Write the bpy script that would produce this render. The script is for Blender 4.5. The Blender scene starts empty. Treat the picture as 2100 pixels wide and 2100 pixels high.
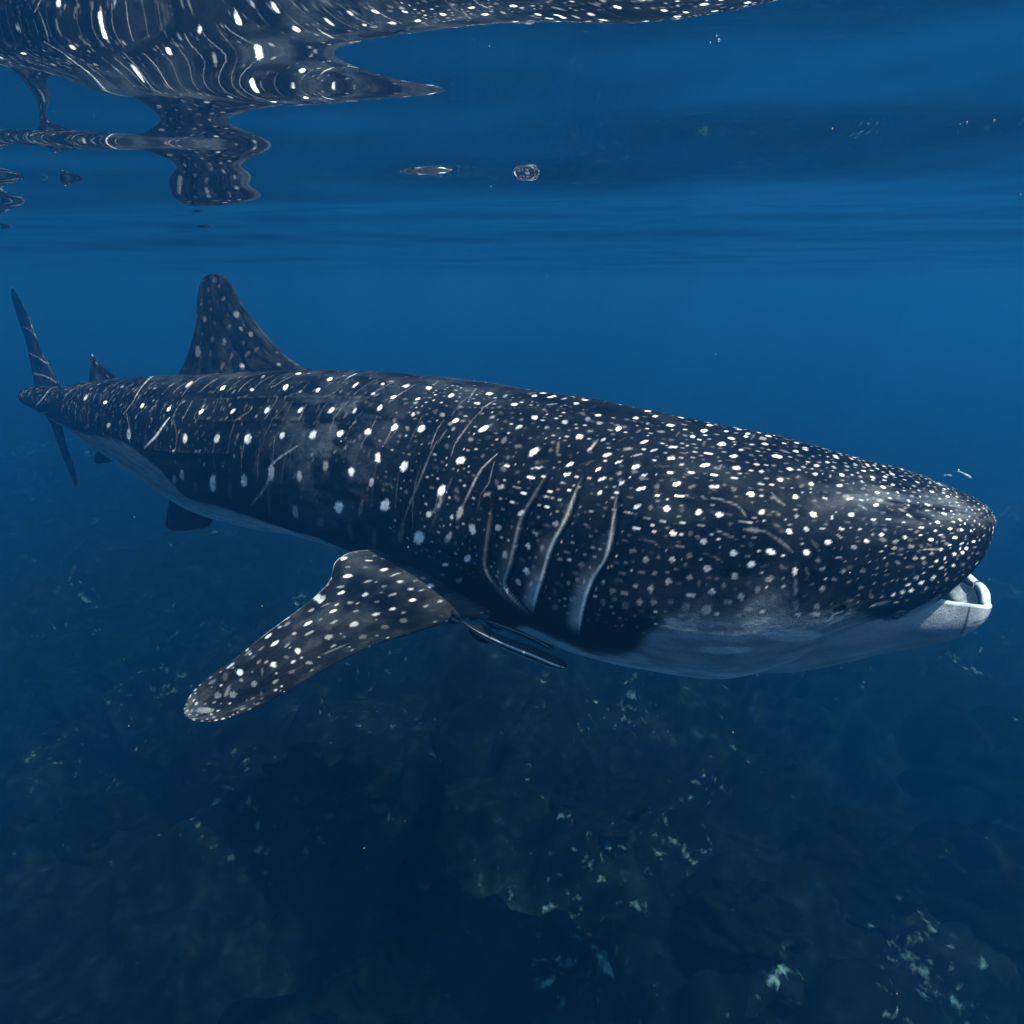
import bpy, bmesh, math, random
import numpy as np
from mathutils import Vector

scene = bpy.context.scene
COL = scene.collection
# ------------------------------------------------------------------ camera
F = 0.6                     # focal length / frame width
PITCH = math.radians(20.1)  # looking down from the horizon
CAM = np.array([0.0, 0.0, -0.29])   # the water surface is z = 0, the lens is just under it
CP, SP = math.cos(PITCH), math.sin(PITCH)
cd = bpy.data.cameras.new('camera')
cam = bpy.data.objects.new('camera', cd)
COL.objects.link(cam)
cam.location = CAM
cam.rotation_euler = (math.radians(90) - PITCH, 0, 0)
cd.sensor_width = 36
cd.lens = 36 * F
cd.clip_start = 0.02
cd.clip_end = 500
scene.camera = cam
# ------------------------------------------------------------------ sky, sun, exposure
SUN_EL, SUN_AZ = math.radians(73), math.radians(135)   # azimuth measured from straight ahead (+Y) towards +X
world = bpy.data.worlds.new('World')
scene.world = world
world.use_nodes = True
wn = world.node_tree
for n in list(wn.nodes): wn.nodes.remove(n)
sky = wn.nodes.new('ShaderNodeTexSky')
sky.sky_type = 'NISHITA'
sky.sun_disc = False
sky.sun_elevation = SUN_EL
sky.sun_rotation = SUN_AZ
bg = wn.nodes.new('ShaderNodeBackground')
bg.inputs['Strength'].default_value = 0.15
wo = wn.nodes.new('ShaderNodeOutputWorld')
wn.links.new(sky.outputs[0], bg.inputs[0])
wn.links.new(bg.outputs[0], wo.inputs[0])
ld = bpy.data.lights.new('sun', 'SUN')
ld.energy = 5.0
ld.angle = math.radians(0.53)
ld.color = (1.0, 0.96, 0.9)
sun = bpy.data.objects.new('sun', ld)
COL.objects.link(sun)
sd = Vector((math.sin(SUN_AZ) * math.cos(SUN_EL), math.cos(SUN_AZ) * math.cos(SUN_EL), math.sin(SUN_EL)))
sun.rotation_euler = sd.to_track_quat('Z', 'Y').to_euler()
vs = scene.view_settings
vs.view_transform = 'Standard'; vs.look = 'None'; vs.gamma = 1.0; vs.use_curve_mapping = False
vs.exposure = 2.15
scene.cycles.max_bounces = 12
scene.cycles.diffuse_bounces = 2
scene.cycles.glossy_bounces = 4
scene.cycles.transmission_bounces = 4
scene.cycles.volume_bounces = 1
scene.cycles.transparent_max_bounces = 16
scene.cycles.use_denoising = True
scene.cycles.caustics_reflective = False
# ------------------------------------------------------------------ helpers
def mat(name):
    m = bpy.data.materials.new(name)
    m.use_nodes = True
    t = m.node_tree
    for n in list(t.nodes): t.nodes.remove(n)
    o = t.nodes.new('ShaderNodeOutputMaterial')
    return m, t, o

def nd(t, kind, **kw):
    n = t.nodes.new(kind)
    for k, v in kw.items():
        if k.startswith('i_'):
            n.inputs[k[2:].replace('_', ' ')].default_value = v
        else:
            setattr(n, k, v)
    return n

def mth(t, op, a, b=None, c=None, clamp=False):
    n = t.nodes.new('ShaderNodeMath'); n.operation = op; n.use_clamp = clamp
    for i, v in enumerate((a, b, c)):
        if v is None: continue
        if isinstance(v, (int, float)): n.inputs[i].default_value = v
        else: t.links.new(v, n.inputs[i])
    return n.outputs[0]

def ramp(t, src, stops, interp='LINEAR'):
    n = t.nodes.new('ShaderNodeValToRGB')
    n.color_ramp.interpolation = interp
    e = n.color_ramp.elements
    while len(e) > 1: e.remove(e[-1])
    for i, (p, c) in enumerate(stops):
        if isinstance(c, (int, float)): c = (c, c, c)
        el = e[0] if i == 0 else e.new(p)
        el.position = p; el.color = (*c, 1)
    t.links.new(src, n.inputs[0])
    return n.outputs[0]

def mesh_obj(name, V, Q, material=None, parent=None, smooth=True, **props):
    V = np.ascontiguousarray(V, dtype=np.float32); Q = np.ascontiguousarray(Q, dtype=np.int32)
    me = bpy.data.meshes.new(name)
    me.vertices.add(len(V)); me.vertices.foreach_set('co', V.ravel())
    k = Q.shape[1]
    me.loops.add(Q.size); me.loops.foreach_set('vertex_index', Q.ravel())
    me.polygons.add(len(Q))
    me.polygons.foreach_set('loop_start', np.arange(0, Q.size, k, dtype=np.int32))
    me.update(calc_edges=True)
    me.validate()
    if smooth: me.polygons.foreach_set('use_smooth', np.ones(len(me.polygons), dtype=bool))
    o = bpy.data.objects.new(name, me)
    COL.objects.link(o)
    if material: me.materials.append(material)
    if parent: o.parent = parent
    for a, b in props.items(): o[a] = b
    return o

def grid_quads(n, m, wrap=False, off=0):
    """quads of an n x m lattice (row-major); wrap joins the last column to the first"""
    i = np.arange(n - 1)[:, None]; j = np.arange(m if wrap else m - 1)[None, :]
    j2 = (j + 1) % m
    a = i * m + j; b = i * m + j2; c = (i + 1) * m + j2; d = (i + 1) * m + j
    return np.stack([a, b, c, d], -1).reshape(-1, 4) + off

def interp(tab, t):
    """monotone smooth interpolation of table rows (t, values...)"""
    tab = np.asarray(tab, float)
    x, Yv = tab[:, 0], tab[:, 1:]
    h = np.diff(x)[:, None]
    d = np.diff(Yv, axis=0) / h
    m = np.zeros_like(Yv)
    w = (d[:-1] * d[1:]) > 0
    hm = 2 * d[:-1] * d[1:] / np.where(w, d[:-1] + d[1:], 1)
    m[1:-1] = np.where(w, hm, 0)
    m[0], m[-1] = d[0], d[-1]
    t = np.clip(np.atleast_1d(t), x[0], x[-1])
    i = np.clip(np.searchsorted(x, t, side='right') - 1, 0, len(x) - 2)
    hh = h[i]; s = ((t - x[i])[:, None]) / hh
    return ((2*s**3 - 3*s**2 + 1) * Yv[i] + (s**3 - 2*s**2 + s) * hh * m[i]
            + (-2*s**3 + 3*s**2) * Yv[i+1] + (s**3 - s**2) * hh * m[i+1])

def hash2(ix, iy, seed):
    h = (ix.astype(np.int64) * 374761393 + iy.astype(np.int64) * 668265263 + seed * 1442695041) & 0xFFFFFFFF
    h = ((h ^ (h >> 13)) * 1274126177) & 0xFFFFFFFF
    return ((h ^ (h >> 16)) & 0xFFFF) / 65535.0

def vnoise(x, y, seed=0):
    ix, iy = np.floor(x), np.floor(y)
    fx, fy = x - ix, y - iy
    fx = fx*fx*fx*(fx*(fx*6-15)+10); fy = fy*fy*fy*(fy*(fy*6-15)+10)
    a, b = hash2(ix, iy, seed), hash2(ix+1, iy, seed)
    c, d = hash2(ix, iy+1, seed), hash2(ix+1, iy+1, seed)
    return (a*(1-fx)+b*fx)*(1-fy) + (c*(1-fx)+d*fx)*fy

def fbm(x, y, seed=0, oct=4, gain=.5):
    s, a, n = 0, 1, 0
    for k in range(oct):
        s = s + a*vnoise(x*2**k + 13.7*k, y*2**k - 7.1*k, seed+k); n += a; a *= gain
    return s/n

def smooth(e0, e1, x):
    t = np.clip((x-e0)/(e1-e0), 0, 1); return t*t*(3-2*t)
# the water: density per metre, forward scattering, scattered and passed colours
HAZE_D, HAZE_G = 0.098, 0.84
HAZE_C = (0.035, 0.385, 0.965, 1)
HAZE_A = (0.01, 0.095, 0.19, 1)
SEA_Z = -6.2
# ------------------------------------------------------------------ water surface (seen from below)
def spread(lo, hi, n, dense=1.0, centre=0.0):
    """n positions from lo to hi, close together round centre and far apart at the ends"""
    a, b = math.asinh((lo-centre)/dense), math.asinh((hi-centre)/dense)
    return np.sinh(np.linspace(a, b, n))*dense + centre

WAVES = [  # amplitude m, wavelength m, heading deg, phase
    (0.022, 3.20, 95, 0.4), (0.012, 1.40, 80, 2.2), (0.0040, 0.83, 64, 4.0),
    (0.0020, 0.52, 112, 1.2), (0.0010, 0.31, 85, 5.1), (0.0006, 0.23, 40, 3.3)]
def wave_z(X, Y):
    z = np.zeros_like(X)
    far = 1/(1+(np.hypot(X, Y)/25)**2)
    for k, (A, L, hd, ph) in enumerate(WAVES):
        kx, ky = math.cos(math.radians(hd))*2*math.pi/L, math.sin(math.radians(hd))*2*math.pi/L
        wob = 1.3*(vnoise(X*.45+k*9, Y*.45-k*5, 40+k)-.5)*2
        z += A*np.sin(kx*X+ky*Y+ph+wob)*(.55+.9*vnoise(X*.3-k*3, Y*.3+k*7, 60+k))*(far if L < 2 else 1)
    return z
xs = spread(-59, 59, 440, 1.6, 0.0)
ys = spread(-14, 94, 580, 1.6, 1.5)
X, Y = np.meshgrid(xs, ys)
Z = wave_z(X, Y)
m, t, o = mat('sea_surface_underside')
geo = nd(t, 'ShaderNodeNewGeometry')
dot = nd(t, 'ShaderNodeVectorMath', operation='DOT_PRODUCT')
t.links.new(geo.outputs['Normal'], dot.inputs[0]); t.links.new(geo.outputs['Incoming'], dot.inputs[1])
c_ = mth(t, 'ABSOLUTE', dot.outputs['Value'])
# total internal reflection beyond 48.6 degrees: mirror below cos 0.66, clear above it
tir = mth(t, 'SMOOTHSTEP', c_, 0.62, 0.70) if False else None
mr = nd(t, 'ShaderNodeMapRange', interpolation_type='SMOOTHSTEP')
mr.inputs['From Min'].default_value = 0.60; mr.inputs['From Max'].default_value = 0.72
t.links.new(c_, mr.inputs['Value'])
# wave-focused sunlight painted into the transparency: a net of bright lines
tc = nd(t, 'ShaderNodeTexCoord')
nz = nd(t, 'ShaderNodeTexNoise', i_Scale=1.1, i_Detail=2.0)
t.links.new(tc.outputs['Object'], nz.inputs['Vector'])
add = nd(t, 'ShaderNodeMixRGB', blend_type='LINEAR_LIGHT'); add.inputs[0].default_value = 0.35
t.links.new(tc.outputs['Object'], add.inputs[1]); t.links.new(nz.outputs['Color'], add.inputs[2])
def net(scale, w0, w1):
    v = nd(t, 'ShaderNodeTexVoronoi', feature='DISTANCE_TO_EDGE', i_Scale=scale)
    t.links.new(add.outputs[0], v.inputs['Vector'])
    r = nd(t, 'ShaderNodeMapRange', interpolation_type='SMOOTHSTEP')
    r.inputs['From Min'].default_value = w1; r.inputs['From Max'].default_value = w0
    t.links.new(v.outputs['Distance'], r.inputs['Value'])
    return r.outputs[0]
net1 = net(0.95, 0.0, 0.18); net2 = net(2.1, 0.0, 0.17); net3 = net(4.3, 0.0, 0.15)
pw = mth(t, 'MAXIMUM', mth(t, 'MAXIMUM', mth(t, 'POWER', net1, 3.0), mth(t, 'MULTIPLY', mth(t, 'POWER', net2, 3.0), 0.75)), mth(t, 'MULTIPLY', mth(t, 'POWER', net3, 3.0), 0.55))
lit = mth(t, 'MULTIPLY_ADD', pw, 0.68, 0.32)
tr = nd(t, 'ShaderNodeBsdfTransparent')
t.links.new(lit, tr.inputs[0])
gl = nd(t, 'ShaderNodeBsdfGlossy', i_Roughness=0.0)
gl.inputs['Color'].default_value = (.97, .97, .97, 1)
mx = nd(t, 'ShaderNodeMixShader')
t.links.new(mr.outputs[0], mx.inputs[0]); t.links.new(gl.outputs[0], mx.inputs[1]); t.links.new(tr.outputs[0], mx.inputs[2])
t.links.new(mx.outputs[0], o.inputs['Surface'])
mesh_obj('water_surface', np.stack([X, Y, Z], -1).reshape(-1, 3), grid_quads(*X.shape), m, kind='structure')

# ------------------------------------------------------------------ the water itself: one closed box of even density
m, t, o = mat('sea_water')
pv = nd(t, 'ShaderNodeVolumePrincipled', i_Density=HAZE_D, i_Anisotropy=HAZE_G)
pv.inputs['Color'].default_value = HAZE_C
pv.inputs['Absorption Color'].default_value = HAZE_A
t.links.new(pv.outputs[0], o.inputs['Volume'])
bx0, bx1 = (-60, -15, SEA_Z-2.2), (60, 95, 0.16)
V = [(bx0[0] if i & 1 == 0 else bx1[0], bx0[1] if i & 2 == 0 else bx1[1], bx0[2] if i & 4 == 0 else bx1[2]) for i in range(8)]
Q = [(0, 2, 3, 1), (4, 5, 7, 6), (0, 1, 5, 4), (2, 6, 7, 3), (0, 4, 6, 2), (1, 3, 7, 5)]
mesh_obj('haze', V, Q, m, smooth=False, kind='stuff')

# ------------------------------------------------------------------ sea floor
def floor_z(X, Y):
    z = 1.3*(fbm(X*.16+3.1, Y*.16+8.2, 5, 3)-.5) + 1.2*(fbm(X*.5, Y*.5, 11, 3)-.5)
    wx, wy = X+.5*(fbm(X*1.1, Y*1.1, 14, 2)-.5), Y+.5*(fbm(X*1.1+9, Y*1.1, 15, 2)-.5)
    z += .50*(fbm(wx*1.0, wy*1.0, 21, 2)-.5) + .42*smooth(.40, .72, fbm(wx*1.9, wy*1.9, 25, 2)) + .10*(fbm(X*4.2, Y*4.2, 31, 2)-.5)
    return SEA_Z + z
xs = spread(-59, 59, 480, 4.0, 0.0)
ys = spread(-14, 94, 520, 3.0, 3.5)
X, Y = np.meshgrid(xs, ys)
Z = floor_z(X, Y)
def reef_material(name, pale, lo=.52):
    m, t, o = mat(name)
    tc = nd(t, 'ShaderNodeTexCoord')
    n1 = nd(t, 'ShaderNodeTexNoise', i_Scale=1.1, i_Detail=3.0, i_Roughness=0.6)
    n2 = nd(t, 'ShaderNodeTexNoise', i_Scale=6.0, i_Detail=3.0, i_Roughness=0.7)
    vo = nd(t, 'ShaderNodeTexVoronoi', i_Scale=5.5)
    wp = nd(t, 'ShaderNodeMixRGB', blend_type='LINEAR_LIGHT'); wp.inputs[0].default_value = .25
    nw = nd(t, 'ShaderNodeTexNoise', i_Scale=4.0, i_Detail=2.0)
    for n in (n1, n2, nw): t.links.new(tc.outputs['Object'], n.inputs['Vector'])
    t.links.new(tc.outputs['Object'], wp.inputs[1]); t.links.new(nw.outputs['Color'], wp.inputs[2])
    t.links.new(wp.outputs[0], vo.inputs['Vector'])
    a = mth(t, 'MULTIPLY_ADD', n1.outputs['Fac'], .55, mth(t, 'MULTIPLY', n2.outputs['Fac'], .45))
    a = mth(t, 'SUBTRACT', a, mth(t, 'MULTIPLY', vo.outputs['Distance'], .12))
    c1 = ramp(t, a, [(lo-.14, (.001, .002, .002)), (lo, tuple(v*.18 for v in pale)), (lo+.10, tuple(v*.6 for v in pale))])
    # caustic glints painted as small pale specks in loose clusters
    n3 = nd(t, 'ShaderNodeTexNoise', i_Scale=8.0, i_Detail=5.0, i_Roughness=0.55)
    n4 = nd(t, 'ShaderNodeTexNoise', i_Scale=0.75, i_Detail=2.0)
    for n in (n3, n4): t.links.new(tc.outputs['Object'], n.inputs['Vector'])
    g = mth(t, 'ADD', n3.outputs['Fac'], mth(t, 'MULTIPLY', mth(t, 'SUBTRACT', n4.outputs['Fac'], .5), .7))
    gf = nd(t, 'ShaderNodeMapRange', interpolation_type='SMOOTHSTEP')
    gf.inputs['From Min'].default_value = .655; gf.inputs['From Max'].default_value = .98
    t.links.new(g, gf.inputs['Value'])
    cm = nd(t, 'ShaderNodeMixRGB'); cm.inputs[2].default_value = (.11, .21, .20, 1)
    t.links.new(gf.outputs[0], cm.inputs[0]); t.links.new(c1, cm.inputs[1]); c1 = cm.outputs[0]
    bs = nd(t, 'ShaderNodeBsdfDiffuse')
    bp = nd(t, 'ShaderNodeBump', i_Strength=.5, i_Distance=.04)
    t.links.new(a, bp.inputs['Height']); t.links.new(bp.outputs[0], bs.inputs['Normal'])
    t.links.new(c1, bs.inputs[0]); t.links.new(bs.outputs[0], o.inputs['Surface'])
    return m
m = reef_material('reef_floor', (.016, .034, .034), .56)
mesh_obj('seabed', np.stack([X, Y, Z], -1).reshape(-1, 3), grid_quads(*X.shape), m, kind='structure')
# ------------------------------------------------------------------ whale shark: measured stations (metres)
PECTORAL = [
    [0.019, 2.92, -1.843, -0.414, 3.25, -1.633],
    [-0.07, 2.7, -1.803, -0.544, 3.05, -1.612],
    [-0.217, 2.66, -1.814, -0.829, 2.97, -1.598],
    [-0.366, 2.65, -1.855, -0.918, 2.9, -1.632],
    [-0.541, 2.64, -1.911, -0.933, 2.84, -1.699],
    [-0.702, 2.57, -1.935, -0.99, 2.74, -1.747],
    [-0.856, 2.49, -1.982, -1.096, 2.64, -1.805],
    [-1.004, 2.41, -2.033, -1.198, 2.53, -1.856],
    [-1.145, 2.33, -2.081, -1.294, 2.42, -1.91],
    [-1.242, 2.27, -2.094, -1.376, 2.34, -1.945],
    [-1.313, 2.22, -2.083, -1.421, 2.28, -1.981],
    [-1.362, 2.2, -2.066, -1.436, 2.24, -2.016],
    [-1.392, 2.19, -2.047, -1.427, 2.21, -2.021],
    [-1.405, 2.19, -2.033, -1.417, 2.2, -2.027]]
DORSAL = [
    [-0.995, 3.727, -0.843, -2.494, 4.593, -1.036],
    [-1.275, 3.9, -0.772, -2.469, 4.593, -0.9],
    [-1.38, 3.967, -0.729, -2.391, 4.556, -0.826],
    [-1.471, 4.025, -0.675, -2.331, 4.529, -0.748],
    [-1.587, 4.1, -0.572, -2.269, 4.503, -0.648],
    [-1.692, 4.175, -0.467, -2.207, 4.478, -0.527],
    [-1.764, 4.226, -0.387, -2.183, 4.474, -0.433],
    [-1.819, 4.268, -0.295, -2.151, 4.465, -0.329],
    [-1.858, 4.296, -0.246, -2.103, 4.444, -0.252],
    [-1.901, 4.324, -0.219, -2.055, 4.417, -0.219],
    [-1.939, 4.347, -0.207, -2.011, 4.391, -0.207]]
SECOND_DORSAL = [
    [-3.078, 4.95, -1.066, -3.544, 5.15, -1.112],
    [-3.161, 4.98, -0.975, -3.496, 5.14, -1.016],
    [-3.243, 5.02, -0.915, -3.467, 5.13, -0.95],
    [-3.325, 5.06, -0.854, -3.442, 5.12, -0.878],
    [-3.37, 5.08, -0.811, -3.419, 5.11, -0.821],
    [-3.394, 5.1, -0.795, -3.411, 5.11, -0.8]]
TAIL_UPPER = [
    [-3.986, 5.5, -1.215, -4.705, 6.1, -1.368],
    [-4.052, 5.55, -1.121, -4.78, 6.2, -1.262],
    [-4.13, 5.62, -1.021, -4.803, 6.25, -1.147],
    [-4.276, 5.75, -0.856, -4.826, 6.3, -0.944],
    [-4.377, 5.85, -0.661, -4.862, 6.35, -0.727],
    [-4.475, 5.95, -0.48, -4.879, 6.35, -0.534],
    [-4.548, 6.0, -0.374, -4.848, 6.3, -0.41],
    [-4.611, 6.05, -0.305, -4.756, 6.2, -0.316],
    [-4.659, 6.1, -0.282, -4.707, 6.15, -0.286]]
TAIL_LOWER = [
    [-4.085, 5.5, -1.358, -4.519, 5.9, -1.435],
    [-4.086, 5.5, -1.487, -4.486, 5.9, -1.521],
    [-4.091, 5.5, -1.585, -4.435, 5.85, -1.632],
    [-4.08, 5.5, -1.734, -4.378, 5.8, -1.795],
    [-4.067, 5.5, -1.903, -4.314, 5.75, -1.968],
    [-4.071, 5.5, -2.007, -4.224, 5.65, -2.045],
    [-4.101, 5.52, -2.074, -4.176, 5.6, -2.094]]
PELVIC = [
    [-2.269, 4.45, -1.892, -2.728, 4.7, -1.801],
    [-2.31, 4.4, -1.99, -2.74, 4.65, -1.874],
    [-2.323, 4.35, -2.006, -2.744, 4.6, -1.961],
    [-2.378, 4.3, -2.001, -2.716, 4.5, -2.013],
    [-2.476, 4.28, -2.007, -2.673, 4.42, -2.027],
    [-2.541, 4.28, -2.003, -2.621, 4.35, -2.017]]
ANAL = [
    [-3.304, 4.95, -1.635, -3.488, 5.05, -1.585],
    [-3.353, 4.95, -1.659, -3.525, 5.05, -1.616],
    [-3.414, 4.95, -1.669, -3.541, 5.05, -1.655],
    [-3.46, 4.96, -1.679, -3.524, 5.02, -1.682]]
REMORA_A = [
    [-0.253, 2.62, -1.813],
    [-0.142, 2.58, -1.857],
    [-0.017, 2.54, -1.895],
    [0.097, 2.5, -1.919],
    [0.182, 2.47, -1.941],
    [0.259, 2.45, -1.963]]
REMORA_B = [
    [-0.171, 2.72, -1.85],
    [-0.094, 2.7, -1.869],
    [-0.003, 2.67, -1.885],
    [0.087, 2.64, -1.906],
    [0.161, 2.61, -1.93],
    [0.204, 2.59, -1.952]]
ROWS = [
    [1.903, 2.28, -1.192, 0.03, 0.018],
    [1.879, 2.28, -1.164, 0.065, 0.042],
    [1.842, 2.285, -1.156, 0.125, 0.072],
    [1.735, 2.3, -1.195, 0.276, 0.158],
    [1.594, 2.33, -1.248, 0.383, 0.255],
    [1.412, 2.38, -1.297, 0.442, 0.34],
    [1.23, 2.45, -1.368, 0.504, 0.45],
    [1.038, 2.54, -1.42, 0.536, 0.536],
    [0.83, 2.65, -1.432, 0.559, 0.57],
    [0.604, 2.77, -1.432, 0.571, 0.601],
    [0.36, 2.9, -1.418, 0.567, 0.617],
    [0.095, 3.05, -1.387, 0.546, 0.607],
    [-0.193, 3.22, -1.351, 0.524, 0.595],
    [-0.509, 3.41, -1.323, 0.505, 0.574],
    [-0.86, 3.62, -1.306, 0.478, 0.556],
    [-1.253, 3.85, -1.314, 0.458, 0.546],
    [-1.695, 4.1, -1.353, 0.446, 0.543],
    [-2.192, 4.38, -1.382, 0.413, 0.517],
    [-2.743, 4.7, -1.338, 0.333, 0.416],
    [-3.381, 5.08, -1.296, 0.247, 0.291],
    [-3.981, 5.45, -1.269, 0.162, 0.162],
    [-4.516, 5.8, -1.253, 0.106, 0.089]]
FISH_A = [[1.484, 1.9, -0.87], [1.462, 1.9, -0.858], [1.438, 1.9, -0.846]]
FISH_B = [[1.493, 2.0, -0.892], [1.481, 2.0, -0.889], [1.47, 2.0, -0.888]]
SPECKS = [[-0.076, 1.2, 0.027, 0.00132], [0.576, 0.9, -0.094, 0.00168], [0.568, 0.9, -0.096, 0.0012], [0.61, 0.9, -0.092, 0.00132], [0.221, 0.8, -0.035, 0.0012], [0.224, 0.8, -0.039, 0.00156], [0.215, 0.8, -0.041, 0.00072], [0.407, 0.9, -0.101, 0.0012], [0.541, 0.9, 0.017, 0.00102], [0.741, 1.0, -0.163, 0.0012], [0.228, 1.4, -0.187, 0.00192], [0.386, 1.4, -0.165, 0.0012], [0.085, 1.6, -0.264, 0.00132], [0.179, 0.9, 0.004, 0.00084], [0.516, 1.6, -0.449, 0.0012], [-0.199, 1.3, -1.333, 0.0012], [-0.043, 1.4, -0.098, 0.0012]]
HEADS = [
    [-0.94, 3.61, 0.75, 0.8, 3, "large dark coral head at the bottom, left of the middle of the photo"],
    [-1.99, 5.1, 0.6, 0.5, 7, "dark coral head directly below the tip of the pectoral fin, standing behind the largest one"],
    [4.73, 4.24, 0.9, 1.0, 12, "tall black coral head cut by the lower right edge of the photo"],
    [3.6, 4.58, 0.7, 0.6, 17, "broad low coral head in the lower right, left of the tall black one"],
    [2.07, 3.74, 0.45, 0.45, 23, "small round coral head on the bottom, half way between middle and right edge"],
    [0.95, 5.1, 0.5, 0.4, 29, "flat coral head on the reef floor below the belly of the shark"],
    [-4.59, 5.39, 0.55, 0.45, 31, "lone coral head on the reef floor at the far left"],
    [6.17, 6.23, 0.8, 0.9, 37, "distant dark coral head at the right edge, higher up than the others"]]

NB, MB_ = 1200, 448
def body_frame():
    R = np.array(ROWS)
    arc = np.r_[0, np.cumsum(np.hypot(np.diff(R[:, 0]), np.diff(R[:, 1])))]
    L = arc[-1]
    # closer rings towards the head and round the blunt snout
    q = np.linspace(0, 1, NB)
    t = L*(0.72*q + 0.28*q*q)
    t[:40] = t[40]*(np.arange(40)/40.0)**2
    v = interp(np.c_[arc, R], t)
    return t, v, L
def body_grid():
    """rest surface of the trunk: rings from snout to tail stock, th = 0 on the back, > 0 on the right flank (towards the lens)"""
    t, v, L = body_frame()
    tx, ty = np.gradient(v[:, 0], t), np.gradient(v[:, 1], t)
    l = np.hypot(tx, ty)
    k = np.ones(61)/61
    tx = np.convolve(np.pad(tx/l, 30, 'edge'), k, 'valid'); ty = np.convolve(np.pad(ty/l, 30, 'edge'), k, 'valid')
    l = np.hypot(tx, ty)
    lat = np.c_[-ty/l, tx/l]
    lat = np.where((lat[:, 1:2] > 0), -lat, lat)
    th = np.linspace(-math.pi, math.pi, MB_, endpoint=False)
    s, c = np.sin(th), np.cos(th)
    e = np.interp(t, [0, .9, 2.0], [.78, .82, .93])[:, None]
    S_ = np.sign(s)*np.abs(s)**e; C_ = np.sign(c)*np.abs(c)**e
    P = np.zeros((NB, MB_, 3))
    P[..., 0] = v[:, 0, None] + lat[:, 0, None]*v[:, 3, None]*S_
    P[..., 1] = v[:, 1, None] + lat[:, 1, None]*v[:, 3, None]*S_
    P[..., 2] = v[:, 2, None] + v[:, 4, None]*C_
    return t, th, v, P
def normals(P, wrap=True):
    a = np.gradient(P, axis=0)
    b = (np.roll(P, -1, 1)-np.roll(P, 1, 1))/2 if wrap else np.gradient(P, axis=1)
    n = np.cross(a, b)
    return n/np.maximum(np.linalg.norm(n, axis=-1, keepdims=True), 1e-9)

def fin_grid(ST, ns, nc, thick, outward):
    """fin lofted through chords ST (leading xyz, trailing xyz), root first; columns run LE -> TE on the outward face and back"""
    ST = np.array(ST)
    d = np.r_[0, np.cumsum(np.linalg.norm(np.diff((ST[:, :3]+ST[:, 3:])/2, axis=0), axis=1))]
    u = d[-1]*np.sin(np.linspace(0, math.pi/2, ns)*.999)**1.0
    v = interp(np.c_[d, ST], u)
    th = interp(np.array([[0, thick[0]], [d[-1]*.25, thick[1]], [d[-1]*.8, thick[2]], [d[-1], .003]]), u)
    LE, TE = v[:, :3], v[:, 3:]
    ch = TE-LE
    sp = np.gradient((LE+TE)/2, axis=0)
    n = np.cross(ch, sp); n /= np.maximum(np.linalg.norm(n, axis=1, keepdims=True), 1e-9)
    n *= np.where((n @ np.array(outward)) < 0, -1, 1)[:, None]
    c = 0.5-0.5*np.cos(np.linspace(0, math.pi, nc))
    prof = 1.9*np.sqrt(c)*(1-c)**.9 + .03*np.sqrt(np.clip(1-c, 0, 1))
    prof[0] = prof[-1] = 0
    top = LE[:, None]+ch[:, None]*c[None, :, None]+n[:, None]*(prof[None, :]*th)[..., None]
    bot = LE[:, None]+ch[:, None]*c[None, :, None]-n[:, None]*(prof[None, :]*th)[..., None]
    return u, c, np.concatenate([top, bot[:, -2:0:-1]], 1), n
FINS = {   # stations, rows, columns per face, half thickness at root / quarter / four fifths, outward
    'pectoral': (PECTORAL, 330, 150, (.085, .055, .018), (0, -1, .3)),
    'dorsal': (DORSAL, 200, 130, (.10, .05, .02), (0, -1, 0)),
    'second_dorsal': (SECOND_DORSAL, 50, 40, (.03, .02, .008), (0, -1, 0)),
    'tail_upper': (TAIL_UPPER, 160, 60, (.06, .04, .014), (1, -.6, 0)),
    'tail_lower': (TAIL_LOWER, 90, 50, (.04, .022, .01), (1, -.6, 0)),
    'pelvic': (PELVIC, 60, 40, (.03, .02, .008), (0, -1, 0)),
    'anal': (ANAL, 30, 24, (.015, .01, .005), (0, -1, 0))}
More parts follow.
